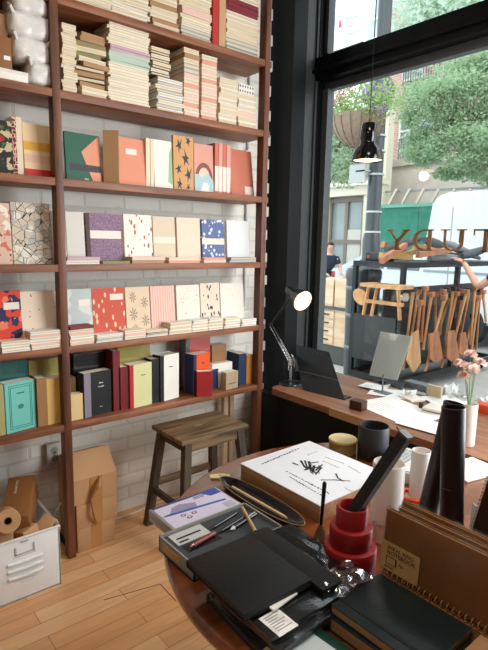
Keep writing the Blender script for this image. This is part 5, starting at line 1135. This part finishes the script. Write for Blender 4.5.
def leaves(bm, blobs, n, s, r, mi=0, flat=1):
    for k in range(n):
        c_, e_ = blobs[r.randrange(len(blobs))]
        u = Vector((r.gauss(0, .62), r.gauss(0, .62), r.gauss(0, .62)))
        if u.length > 1.5: u *= 1.5/u.length
        p_ = Vector(c_)+Vector((u.x*e_[0], u.y*e_[1], u.z*e_[2]))
        d_ = Vector((r.gauss(0, 1), r.gauss(0, 1), r.gauss(-.2, .6))).normalized(); w_ = d_.orthogonal().normalized(); w_.rotate(Matrix.Rotation(r.uniform(0, 6.28), 3, d_)); l = s*r.uniform(.6, 1.25)
        f = bm.faces.new([bm.verts.new(v_) for v_ in (p_-d_*l*.5, p_+w_*l*.26, p_+d_*l*.5, p_-w_*l*.26)]); f.material_index = mi
def leafmat(name, c, tr=.5):
    m_ = mat(name, c, .6, vary=(1.5, .35)); nt = m_.node_tree; b = nt.nodes['Principled BSDF']; o = [n for n in nt.nodes if n.type == 'OUTPUT_MATERIAL'][0]
    t_ = nt.nodes.new('ShaderNodeBsdfTranslucent'); t_.inputs[0].default_value = lin(c); mx = nt.nodes.new('ShaderNodeMixShader'); mx.inputs[0].default_value = tr
    nt.links.new(b.outputs[0], mx.inputs[1]); nt.links.new(t_.outputs[0], mx.inputs[2]); nt.links.new(mx.outputs[0], o.inputs[0]); return m_
LG = leafmat('basket green', '#a2bd7c'); r = random.Random(3)
bm = BM(); leaves(bm, [((bcn.x, YQ, bcn.z+.10), (rb*1.1, rb, .16)), ((bcn.x+.05, YQ, bcn.z+.2), (rb*.9, rb*.8, .2)), ((bcn.x-rb*.8, YQ, bcn.z+.05), (.12, .2, .2)), ((bcn.x+rb, YQ, bcn.z+.12), (.2, .2, .2))], 1700, .055, r); o = obj('foliage', bm, LG, T); o['kind'] = 'stuff'
for nm, cc_, n_, pts in (('pink_flowers', '#e58fa6', 40, ((-.6, .28), (-.2, .32), (-.8, .2))), ('purple_flowers', '#a886c4', 46, ((.5, .2), (.9, .12), (.75, .28), (1.2, .0), (1.25, .2)))):
    bm = BM(); leaves(bm, [((bcn.x+u*rb, YQ-.1, bcn.z+v), (.07, .08, .04)) for u, v in pts], n_*3, .05, r); o = obj(nm, bm, leafmat(nm+' petal', cc_, .4), T); o['kind'] = 'stuff'
# trees
def tree(label, blobs, n, s, c, trunk, seed):
    T = thing('leafy_tree', label, 'tree', trunk[0]); bm = BM(); leaves(bm, blobs, n, s, random.Random(seed)); o = obj('foliage', bm, leafmat('tree green %s' % c, c, .5), T); o['kind'] = 'stuff'
    bm = BM(); tube(bm, trunk, [.16, .12, .09, .05][:len(trunk)], n=10)
    for bl in blobs[:6]: tube(bm, [trunk[-2], (Vector(trunk[-2])+Vector(bl[0]))/2+Vector((0, 0, .2)), bl[0]], [.06, .035, .015], n=6)
    obj('trunk', bm, C('bark', '#6a5c4e', .9), T)
def blob(px, py, Y, rx, rz): q = A(px, py, Y); return ((q.x, q.y, q.z), (rx, rx*.9, rz))
YR = 10.7
tr = A(520, 290, YR)
cr_ = random.Random(21); CROWN = [(460, 112, YR, .5, .4), (484, 95, YR, .7, .6), (500, 120, YR, 1.0, .8), (478, 150, YR, .55, .4), (470, 80, YR, .6, .4), (440, 92, YR, .35, .2)]
for k in range(34):
    px = cr_.uniform(412, 505); lo = 178 if px > 445 else 158; hi = 62+max(0, (455-px))*.75
    CROWN.append((px, cr_.uniform(hi, lo), YR+cr_.uniform(-.7, .5), cr_.uniform(.22, .5), cr_.uniform(.10, .24)))
tree('large light green street tree filling the upper right of the window', [blob(*q) for q in CROWN], 36000, .08, '#a3bd98', [(tr.x, YR, -.14), (tr.x-.1, YR, 1.8), (tr.x-.2, YR, 3.0), (tr.x-.4, YR, 4.0)], 5)
ts = A(318, 240, 10.5)
tree('small grey-green tree below the flower basket at the left window edge', [blob(338, 145, 10.5, .65, .6), blob(343, 168, 10.5, .5, .35), blob(336, 120, 10.5, .6, .5), blob(346, 130, 10.5, .45, .4)], 3500, .11, '#a9bfa0', [(ts.x, 10.5, -.14), (ts.x, 10.5, 1.6), (ts.x+.02, 10.5, 2.6), (ts.x+.05, 10.5, 3.2)], 8)
tu = A(470, 20, 15)
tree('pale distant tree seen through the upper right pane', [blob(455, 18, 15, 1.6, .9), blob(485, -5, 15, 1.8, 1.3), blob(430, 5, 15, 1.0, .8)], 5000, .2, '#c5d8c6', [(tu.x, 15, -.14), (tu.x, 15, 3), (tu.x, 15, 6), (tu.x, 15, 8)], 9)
# banner
ba, bb, bcc, bd = A(337, 50, 6.4), A(362, 44, 6.4), A(362, 0, 6.4), A(337, 6, 6.4)
T = thing('street_banner', 'white street banner with a pink mark and grey lettering seen through the upper pane', 'banner', (ba.x, 6.4, ba.z))
bm = BM(); box(bm, (ba.x, 6.4, ba.z), (bb.x+.05, 6.412, bd.z+.2)); obj('cloth', bm, C('banner white', '#e9f0f2', .8), T)
for s_t, k in (('Mount', 0), ('Sinai', 1), ('Doctors', 2)):
    q = A(345, 22+k*7.5, 6.39); text('lettering', s_t, .085, C('banner grey', '#8b97a0', .8), T, Matrix.Translation(Vector((q.x, 6.394, q.z))-Vector(T.location)) @ Matrix.Rotation(pi/2, 4, 'X'))
bm = BM()
q = A(338, 26, 6.39)
for k in range(2): prism(bm, [(q.x+.01+k*.025, 6.392-.001*k, q.z-.03), (q.x+.05+k*.025, 6.392-.001*k, q.z-.03), (q.x+.02+k*.01, 6.392-.001*k, q.z+.1)], (0, .003, 0))
obj('pink_mark', bm, C('banner pink', '#e0527c', .7), T)
bm = BM(); tube(bm, [(ba.x-.35, 6.42, -.02), (ba.x-.35, 6.42, bd.z+.3)], .03, n=8); tube(bm, [(ba.x-.35, 6.42, ba.z), (bb.x, 6.42, ba.z)], .012, n=6); tube(bm, [(ba.x-.35, 6.42, bd.z+.2), (bb.x, 6.42, bd.z+.2)], .012, n=6); obj('bracket', bm, PM, T)
# flag and parasol
q = A(424, 155, 12); T = thing('wind_spinner', 'small blue and orange wind spinner hanging among the tree leaves', 'wind spinner', q)
bm = BM(); lathe(bm, [(.02, .75), (.07, .6), (.06, .3), (.02, .1)], q, 12, mi=0); lathe(bm, [(.02, .1), (.09, .05), (.06, -.06), (.0001, -.1)], q, 12, mi=1); tube(bm, [q+Vector((0, 0, .7)), q+Vector((.1, 0, 1.6))], .01, mi=0); obj('sock', bm, [C('flag blue', '#4c86c8'), C('flag orange', '#e06a35')], T)
# ------------------------------------------------------------------ tool rack on the pavement
RM = mat('rack black steel', '#1c2124', .4, .3); AX, AY = -2.94, 4.42; BX = -3.52; CY = 6.5; ZT = 1.33
T = thing('tool_rack', 'black steel rack cart of wooden tools parked on the pavement outside', 'rack', ((AX+BX)/2, 5.4, -.02))
for x, y in ((AX, AY), (BX, AY), (AX, CY), (BX, CY), (AX, 5.45)):
    bm = BM(); box(bm, (x-.022, y-.022, .1), (x+.022, y+.022, ZT)); obj('post', bm, RM, T)
bm = BM()
for z0, z1_ in ((ZT-.05, ZT), (.10, .16)):
    box(bm, (BX-.02, AY-.02, z0), (AX+.02, AY+.02, z1_)); box(bm, (BX-.02, CY-.02, z0), (AX+.02, CY+.02, z1_)); box(bm, (AX-.02, AY, z0), (AX+.02, CY, z1_)); box(bm, (BX-.02, AY, z0), (BX+.02, CY, z1_))
box(bm, (BX, AY, ZT-.012), (AX, CY, ZT-.002)); box(bm, (BX, AY, .10), (AX, CY, .115)); box(bm, (AX-.01, AY, 1.06), (AX+.01, CY, 1.09)); obj('rail', bm, RM, T)
for x, y in ((AX-.1, AY+.15), (BX+.1, AY+.15), (AX-.1, CY-.15), (BX+.1, CY-.15)):
    bm = BM(); lathe(bm, [(.02, -.015), (.05, -.015), (.05, .015), (.02, .015)], (x, y, .035), 20, M=Matrix.Rotation(pi/2, 4, 'X')); tube(bm, [(x, y, .04), (x, y, .11)], .012); obj('caster', bm, C('tyre', '#1d1e20', .8), T)
bm = BM(); box(bm, (BX+.03, AY-.03, .30), (AX-.03, AY+.0, .78)); obj('side_panel', bm, C('rack panel', '#1b1e21', .35), T)
bm = BM(); box(bm, ((AX+BX)/2+.03, AY+.05, .16), ((AX+BX)/2+.05, CY-.05, 1.05)); obj('divider', bm, C('rack panel', '#1b1e21', .35), T)
HW = wood('tool handle wood', '#b57a48', '#d9a873', .55, 2, .6, 8); HW2 = wood('tool handle red wood', '#9a5a38', '#c68257', .55, 2, .6, 8)
sticks = [(413, 292, 403, 370, 0), (425, 291, 421, 342, 1), (431, 297, 423, 350, 0), (447, 292, 433, 340, 0), (443, 294, 440, 335, 1), (444, 300, 425, 371, 0), (453, 291, 446, 340, 0), (456, 296, 441, 368, 1), (466, 294, 455, 338, 0), (469, 292, 460, 340, 1), (475, 290, 470, 345, 0), (478, 300, 471, 352, 0), (473, 318, 463, 356, 1), (483, 294, 486, 322, 0), (420, 305, 414, 366, 1), (462, 300, 452, 358, 0)]
where_w = ['nearest the front corner post', 'second from the front corner post', 'third, thin and leaning', 'slanting, left of the middle post', 'upright beside the middle post', 'longest slanting one reaching the tray', 'right of the middle post', 'slanting, with a reddish tint, in the middle', 'pale one right of the middle', 'reddish one right of the middle', 'stout upright one near the right photo edge', 'thin one near the right photo edge', 'short reddish one low near the right', 'tilted outward at the far right', 'reddish one low behind the front blade', 'low slanting one between the two rear blades']
sticks += [(418, 294, 409, 350, 0), (435, 296, 436, 362, 1), (449, 298, 430, 360, 0), (459, 293, 462, 350, 1), (465, 300, 447, 352, 0), (480, 292, 476, 350, 1)]
where_w += ['second row, behind the pale blade', 'second row, upright behind the middle blade', 'second row, slanting left', 'second row, upright right of the middle', 'second row, slanting between two blades', 'second row, farthest right']
for i, (xa_, ya_, xb2, yb2, w) in enumerate(sticks):
    X_ = AX+.03+.02*(i % 3)-(.12 if i > 15 else 0); a, b = at(xa_, ya_, 0, X_), at(xb2, yb2, 0, X_)
    T = thing('wooden_tool', 'wooden tool handle hanging on the rack, %s' % where_w[i], 'tool', b, group='wooden tool handles on the rack')
    bm = BM(); tube(bm, [b, (a+b)/2, a], [.016, .013, .018], n=8); obj('handle', bm, HW2 if w else HW, T)
    bm = BM(); box(bm, a-Vector((.03, .028, .0)), a+Vector((.03, .028, .05)), bev=.006); obj('head', bm, RM if i % 3 == 0 else HW2, T)
for i, (pts, lb) in enumerate((([(411, 334), (417, 330), (419, 362), (412, 372), (406, 360)], 'flat pale wooden blade beside the front corner post of the rack'), ([(428, 334), (437, 331), (441, 358), (434, 363), (428, 358)], 'flat red-brown wooden blade in the middle of the rack'), ([(446, 332), (453, 330), (458, 357), (450, 361), (445, 357)], 'flat red-brown wooden blade right of the middle of the rack'), ([(459, 334), (464, 332), (467, 352), (462, 357), (457, 352)], 'small flat wooden blade toward the right of the rack'))):
    bm = BM(); prism(bm, [at(x, y, 0, AX+.11) for x, y in pts], (.022, 0, 0)); solo('flat_paddle', bm, HW2 if i else HW, lb, 'tool', 'flat wooden blades on the rack')
# jumble on top of the rack
jr = random.Random(11)
JM = [('orange-brown plank', HW2), ('pale wooden plank', HW), ('dark grey canvas roll', C('canvas grey', '#4b4f55', .8)), ('yellow-brown board', wood('ochre board', '#b58a45', '#cfa867', .6, 1)), ('blue-grey strap roll', C('strap grey', '#767d88', .8))]
jl = [(383, 262, 408, 245, 0), (390, 256, 420, 257, 3), (400, 250, 436, 238, 2), (405, 245, 428, 254, 0), (420, 255, 452, 250, 0), (436, 262, 470, 258, 4), (430, 247, 462, 252, 1), (445, 248, 478, 262, 0), (462, 256, 489, 248, 2), (452, 243, 486, 260, 4), (412, 262, 430, 252, 1), (468, 262, 492, 254, 1), (425, 240, 444, 246, 2)]
jw = ['at the left end', 'low at the left', 'topmost at the left', 'crossing the left middle', 'at the front middle', 'low in the middle', 'high in the middle', 'crossing the right middle', 'at the right end', 'sloping down at the right', 'flat at left middle', 'lowest at the right end', 'topmost in the middle']
for i, (xa_, ya_, xb2, yb2, k) in enumerate(jl):
    Y_ = AY+.1+.11*(i % 5); X_ = AX-.06; a, b = at(xa_, ya_, 0, X_), at(xb2, yb2, 0, X_)
    for q in (a, b): q.z = max(q.z, ZT+.02+.012*(i % 4)); q.x -= .08*(i % 4)
    bm = BM(); d = (b-a).normalized(); s_ = d.cross(Vector((1, 0, 0))).normalized()
    if k in (2, 4): tube(bm, [a, a+(b-a)*.2, a+(b-a)*.7, b], [.03, .05, .045, .02], n=9)
    else: prism(bm, [a-s_*.030, a+s_*.030, b+s_*.024, b-s_*.024], (-.05, 0, 0))
    solo('tool_part', bm, JM[k][1], '%s in the jumble atop the rack, %s' % (JM[k][0], jw[i]), 'tool')
# small bench inside the rack's near side
q = A(389, 286, AY-.06); T = thing('wooden_bench', 'small wooden bench hung on the near side of the rack', 'bench', (q.x, AY-.15, q.z-.3))
bx0, bx1 = A(369, 287, AY-.1).x, A(409, 287, AY-.1).x; bz = A(389, 284, AY-.1).z
bm = BM(); box(bm, (bx0, AY-.25, bz-.035), (bx1, AY-.0225, bz)); obj('seat', bm, HW, T)
for u in (.08, .30, .82):
    x = bx0+(bx1-bx0)*u; bm = BM(); tube(bm, [(x-.05+.09*(u > .5), AY-.15, bz-.33), (x, AY-.15, bz-.03)], .018, n=6); obj('leg', bm, HW, T)
bm = BM(); box(bm, (bx0+.02, AY-.17, bz-.20), (bx1-.02, AY-.13, bz-.165)); obj('stretcher', bm, HW, T)
# bin, disc, cabinet
q = A(361, 330, 4.6); T = thing('rubbish_bin', 'dark grey round bin standing at the left of the tool rack', 'bin', (q.x-.12, 4.75, -.02))
zb_ = A(361, 270, 4.6).z; bm = BM(); lathe(bm, [(.0001, 0), (.17, 0), (.19, zb_*.92), (.20, zb_*.94), (.20, zb_), (.18, zb_+.03), (.0001, zb_+.05)], (q.x-.12, 4.75, -.02), 36); obj('body', bm, C('bin graphite', '#3b4042', .3), T)
bm = BM()
for f in (.3, .6, .85): z = zb_*f; lathe(bm, [(.172+.02*f, z-.02), (.18+.02*f, z), (.172+.02*f, z+.02)], (q.x-.12, 4.75, -.02), 36)
obj('hoop', bm, C('hoop grey', '#6b7072', .35), T)
q = A(361, 297, 4.35); bm = BM(); lathe(bm, [(.0001, -.008), (.09, -.008), (.095, 0), (.09, .008), (.0001, .008)], (0, 0, 0), 32, M=Matrix.Rotation(R(35), 4, 'Y') @ Matrix.Rotation(R(70), 4, 'X') @ Matrix.Diagonal((1.15, .75, 1, 1)))
o = solo('reflection_disc', bm, HW, 'oval tan reflection in the glass shown as a wooden disc before the dark bin', 'disc', origin=(0, 0, 0)); o.location = q  # a reflection in the window glass, modelled as a wood-coloured disc
ca, cb = A(323, 310, 5.0), A(352, 310, 5.0)
T = thing('wooden_cabinet', 'pale wooden drawer cabinet with a dark top and crates outside at the window left edge', 'cabinet', ((ca.x+cb.x)/2, 5.2, -.02))
z_b, z_m, z_t = A(340, 347, 5.0).z, A(340, 308, 5.0).z, A(340, 280, 5.0).z
PL = wood('cabinet plank', '#c9a988', '#e0c8ab', .65, 0, .6, 8)
bm = BM(); box(bm, (ca.x-.3, 5.0, z_b), (cb.x, 5.4, z_m-.03)); obj('body', bm, PL, T)
bm = BM(); box(bm, (ca.x-.35, 4.97, z_m-.03), (cb.x+.03, 5.43, z_m)); box(bm, (ca.x-.3, 5.02, -.02), (cb.x-.02, 5.38, z_b)); obj('top_and_plinth', bm, C('cabinet dark', '#4a4d4c', .5), T)
for k in range(4):
    z = z_b+.02+(z_m-z_b-.06)*k/4; bm = BM(); box(bm, (ca.x-.25, 4.985, z), (ca.x+(cb.x-ca.x)*.42, 5.0, z+(z_m-z_b-.06)/4-.015)); dr = obj('drawer', bm, PL, T)
    bm = BM(); box(bm, (ca.x+.02, 4.965, z+.045), (ca.x+.12, 4.985, z+.057)); o = obj('handle', bm, RM, dr, False); o.matrix_parent_inverse = Matrix.Translation(-Vector(T.location))
lbs = ('left', 'right')
for k, (u0, u1) in enumerate(((-.3, .28), (.34, .92))):
    x0_, x1_ = ca.x+(cb.x-ca.x)*u0, ca.x+(cb.x-ca.x)*u1; bm = BM(); box(bm, (x0_, 5.03, z_m+.001), (x1_, 5.3, z_t)); solo('wooden_crate', bm, PL, '%s pale wooden crate on the drawer cabinet outside' % lbs[k], 'crate')
q = A(383, 270, 4.6); T = thing('black_case', 'black case with two red reflectors on the rack left end', 'case', (q.x, 4.6, ZT)); bm = BM(); w_ = .16; zq = A(383, 266, 4.6).z; zq = max(zq, ZT+.09)
box(bm, (q.x-w_, 4.5, ZT+.001), (q.x+w_*.4, 4.7, zq), bev=.01); obj('case', bm, RM, T)
bm = BM()
for dx in (-.12, .03): box(bm, (q.x+dx-.015, 4.495, ZT+.03), (q.x+dx+.015, 4.5, ZT+.06))
obj('reflector', bm, C('tail red', '#b23a34', .3), T)

# ------------------------------------------------------------------ people
def skinned(name, verts, edges, radii, mt, parent, root=0, sub=2):
    me = bpy.data.meshes.new(name); me.from_pydata([tuple(v) for v in verts], edges, []); o = bpy.data.objects.new(name, me); COL.objects.link(o)
    sm = o.modifiers.new('skin', 'SKIN'); sm.use_smooth_shade = True
    for i, r_ in enumerate(radii):
        rr_ = r_ if isinstance(r_, tuple) else (r_, r_); me.skin_vertices[0].data[i].radius = rr_; me.skin_vertices[0].data[i].use_root = (i == root)
    ss = o.modifiers.new('sub', 'SUBSURF'); ss.levels = sub; ss.render_levels = sub
    bpy.context.view_layer.update(); m2 = bpy.data.meshes.new_from_object(o.evaluated_get(bpy.context.evaluated_depsgraph_get())); bpy.data.objects.remove(o)
    m2.materials.clear()
    for q_ in (mt if isinstance(mt, list) else [mt]): m2.materials.append(q_)
    o = bpy.data.objects.new(name, m2); COL.objects.link(o); o.parent = parent; o.matrix_parent_inverse = Matrix.Translation(-Vector(parent.location)); return o
SKN = mat('skin', '#d9a68c', .55, vary=(6, .05)); SHIRT = mat('navy shirt', '#2c3444', .9, vary=(6, .15)); JEAN = mat('dark trousers', '#262b33', .9, vary=(8, .2)); HAIR = C('dark hair', '#2d221c', .7); SHOE = C('shoe black', '#1c1c1e', .5)
def person(T, P, k=1.0):
    """P: joint positions: pelvis, chest, neck, head, lsh, lel, lha, rsh, rel, rha, lhip, lkn, lan, ltoe, rhip, rkn, ran, rtoe"""
    n = list(P); V = [Vector(P[q_]) for q_ in n]; ix = {q_: i for i, q_ in enumerate(n)}
    E_ = [('pelvis', 'chest'), ('chest', 'neck'), ('neck', 'head'), ('chest', 'lsh'), ('lsh', 'lel'), ('lel', 'lha'), ('chest', 'rsh'), ('rsh', 'rel'), ('rel', 'rha'), ('pelvis', 'lhip'), ('lhip', 'lkn'), ('lkn', 'lan'), ('lan', 'ltoe'), ('pelvis', 'rhip'), ('rhip', 'rkn'), ('rkn', 'ran'), ('ran', 'rtoe')]
    rad = dict(pelvis=.13, chest=.14, neck=.055, head=.085, lsh=.06, rsh=.06, lel=.042, rel=.042, lha=.027, rha=.027, lhip=.09, rhip=.09, lkn=.06, rkn=.06, lan=.042, ran=.042, ltoe=.035, rtoe=.035)
    body = skinned('body', V, [(ix[a], ix[b]) for a, b in E_], [rad[q_]*k for q_ in n], SKN, T)
    def cl(nm, names, edges, grow, mt): 
        jx = {q_: i for i, q_ in enumerate(names)}; return skinned(nm, [P2[q_] for q_ in names], [(jx[a], jx[b]) for a, b in edges], [(rad.get(q_) or rad[{'lsl': 'lel', 'rsl': 'rel'}.get(q_, 'neck')]*1.2)*k*grow for q_ in names], mt, T)
    P2 = dict(P); P2['lsl'] = Vector(P['lsh']).lerp(Vector(P['lel']), .6); P2['rsl'] = Vector(P['rsh']).lerp(Vector(P['rel']), .6); P2['col'] = Vector(P['chest']).lerp(Vector(P['neck']), .72); rad['col'] = .085
    cl('shirt', ['pelvis', 'chest', 'lsh', 'rsh', 'lsl', 'rsl', 'col'], [('pelvis', 'chest'), ('chest', 'col'), ('chest', 'lsh'), ('chest', 'rsh'), ('lsh', 'lsl'), ('rsh', 'rsl')], 1.3, SHIRT)
    cl('trousers', ['pelvis', 'lhip', 'rhip', 'lkn', 'rkn', 'lan', 'ran'], [('pelvis', 'lhip'), ('pelvis', 'rhip'), ('lhip', 'lkn'), ('rhip', 'rkn'), ('lkn', 'lan'), ('rkn', 'ran')], 1.15, JEAN)
    for s_ in 'lr': skinned('shoe', [Vector(P[s_+'an']), Vector(P[s_+'toe'])], [(0, 1)], [.055*k, .045*k], SHOE, T)
    hd = Vector(P['head']); nk = Vector(P['neck']); u_ = (hd-nk).normalized(); fc = Vector(P['face']) if 'face' in P else None
    return body
def head(T, c, f, k=1.0):
    """face details on the head: f is the way it looks"""
    f = f.normalized(); sd_ = f.cross(Vector((0, 0, 1))).normalized(); u_ = sd_.cross(f)
    bm = BM(); bmesh.ops.create_uvsphere(bm, u_segments=24, v_segments=16, radius=1); 
    M_ = Matrix((sd_, f, u_)).transposed().to_4x4(); M_.translation = c
    for v in bm.verts:
        x, y, z = v.co; v.co = Vector((x*.078*(1-.12*(z < 0)*abs(z)), y*.092, z*.115))*k
    for (x, y, z, r_) in ((0, .098, -.008, .016), (0, .092, -.05, .014), (-.078, 0, 0, .018), (.078, 0, 0, .018)):
        bmesh.ops.create_icosphere(bm, subdivisions=2, radius=r_*k, matrix=Matrix.Translation(Vector((x, y, z))*k))
    bmesh.ops.transform(bm, matrix=M_, verts=bm.verts[:])
    for f_ in bm.faces: f_.smooth = True
    obj('head', bm, SKN, T)
    bm = BM()
    for s_ in (-1, 1): bmesh.ops.create_icosphere(bm, subdivisions=2, radius=.010*k, matrix=M_ @ Matrix.Translation(Vector((s_*.03, .086, .012))*k))
    obj('eyes', bm, INK, T)
    bm = BM(); bmesh.ops.create_uvsphere(bm, u_segments=24, v_segments=16, radius=1)
    for v in list(bm.verts):
        if v.co.z < -.2 or (v.co.y > .45 and v.co.z < .45): bm.verts.remove(v)
    for v in bm.verts: v.co = Vector((v.co.x*.085, v.co.y*.099-.006, v.co.z*.122+.006))*k
    bmesh.ops.transform(bm, matrix=M_, verts=bm.verts[:]); obj('hair', bm, HAIR, T)
def hand(T, w, d, palm_n, k=1.0):
    d = d.normalized(); s_ = d.cross(palm_n).normalized(); n_ = s_.cross(d)
    V = [w, w+d*.045*k, w+d*.085*k]; E_ = [(0, 1), (1, 2)]; rd_ = [(.026*k, .018*k), (.036*k, .015*k), (.036*k, .013*k)]
    for i, (u, l) in enumerate(((-.03, .07), (-.010, .08), (.011, .075), (.031, .06))):
        b0 = w+d*.08*k+s_*u*k; j = len(V); V += [b0, b0+d*l*.45*k-n_*.006*k, b0+d*l*.75*k-n_*.025*k, b0+d*l*.85*k-n_*.045*k]; E_ += [(1, j), (j, j+1), (j+1, j+2), (j+2, j+3)]; rd_ += [.010*k, .009*k, .0085*k, .007*k]
    j = len(V); b0 = w+d*.02*k-s_*.03*k; V += [b0, b0+d*.03*k-s_*.025*k, b0+d*.06*k-s_*.03*k-n_*.01*k]; E_ += [(0, j), (j, j+1), (j+1, j+2)]; rd_ += [.013*k, .011*k, .009*k]
    skinned('hand', V, E_, rd_, SKN, T, 0, 1)
# the worker whose arm reaches over the rack
wr = A(463.5, 262, 5.35); el = A(478, 287, 5.25); shd = A(503, 272, 5.3)
bX = shd.x+.14; print('worker', wr, el, shd)
T = thing('person', 'person in a navy shirt reaching a bare arm over the tool rack', 'person', (bX+.05, 5.3, -.02))
Z0 = shd.z
P = dict(pelvis=(bX+.08, 5.3, Z0-.50), chest=(bX+.04, 5.3, Z0-.06), neck=(bX+.03, 5.3, Z0+.09), head=(bX, 5.3, Z0+.22), lsh=(shd.x, 5.28, Z0-.01), lel=el, lha=wr, rsh=(bX+.2, 5.32, Z0-.02), rel=(bX+.27, 5.36, Z0-.3), rha=(bX+.22, 5.25, Z0-.53),
         lhip=(bX-.02, 5.3, Z0-.55), lkn=(bX-.05, 5.26, .5), lan=(bX-.04, 5.3, .08), ltoe=(bX-.12, 5.2, .03), rhip=(bX+.18, 5.3, Z0-.55), rkn=(bX+.2, 5.26, .5), ran=(bX+.22, 5.32, .08), rtoe=(bX+.16, 5.2, .03))
P = {k_: Vector(v_) for k_, v_ in P.items()}; person(T, P); head(T, P['head']+Vector((0, 0, .02)), Vector((-1, -.2, -.2))); hand(T, wr, Vector((-.6, 0, .25)), Vector((0, 0, 1))); hand(T, P['rha'], Vector((0, -.1, -1)), Vector((-1, 0, 0)))
# the person bending beside the parked car
fp = A(326, 262, 9.5); gx = fp.x
T = thing('person', 'small distant person in a dark blue top bending beside the white car', 'person', (gx, 9.5, -.14)); g0 = -.14
P = dict(pelvis=(gx-.1, 9.50, g0+.92), chest=(gx+.10, 9.48, g0+1.28), neck=(gx+.12, 9.47, g0+1.42), head=(gx+.15, 9.46, g0+1.54), lsh=(gx-.02, 9.32, g0+1.3), lel=(gx+.02, 9.28, g0+1.05), lha=(gx+.2, 9.26, g0+.95), rsh=(gx+.22, 9.64, g0+1.3), rel=(gx+.28, 9.70, g0+1.05), rha=(gx+.4, 9.60, g0+.92),
         lhip=(gx-.12, 9.42, g0+.86), lkn=(gx-.05, 9.40, g0+.48), lan=(gx-.15, 9.40, g0+.1), ltoe=(gx-.02, 9.38, g0+.04), rhip=(gx-.12, 9.60, g0+.86), rkn=(gx+.05, 9.60, g0+.5), ran=(gx-.02, 9.62, g0+.1), rtoe=(gx+.12, 9.60, g0+.04))
P = {k_: Vector(v_) for k_, v_ in P.items()}; person(T, P); head(T, P['head']+Vector((0, 0, .02)), Vector((1, -.4, -.4))); hand(T, P['lha'], Vector((1, 0, -.3)), Vector((0, 0, 1))); hand(T, P['rha'], Vector((1, 0, -.3)), Vector((0, 0, 1)))

for k_, v_ in LABELS.items():
    if len(v_) > 1: print('DUPLICATE LABEL', k_, v_)
    if not 4 <= len(k_.split()) <= 16: print('LABEL LENGTH', len(k_.split()), k_)
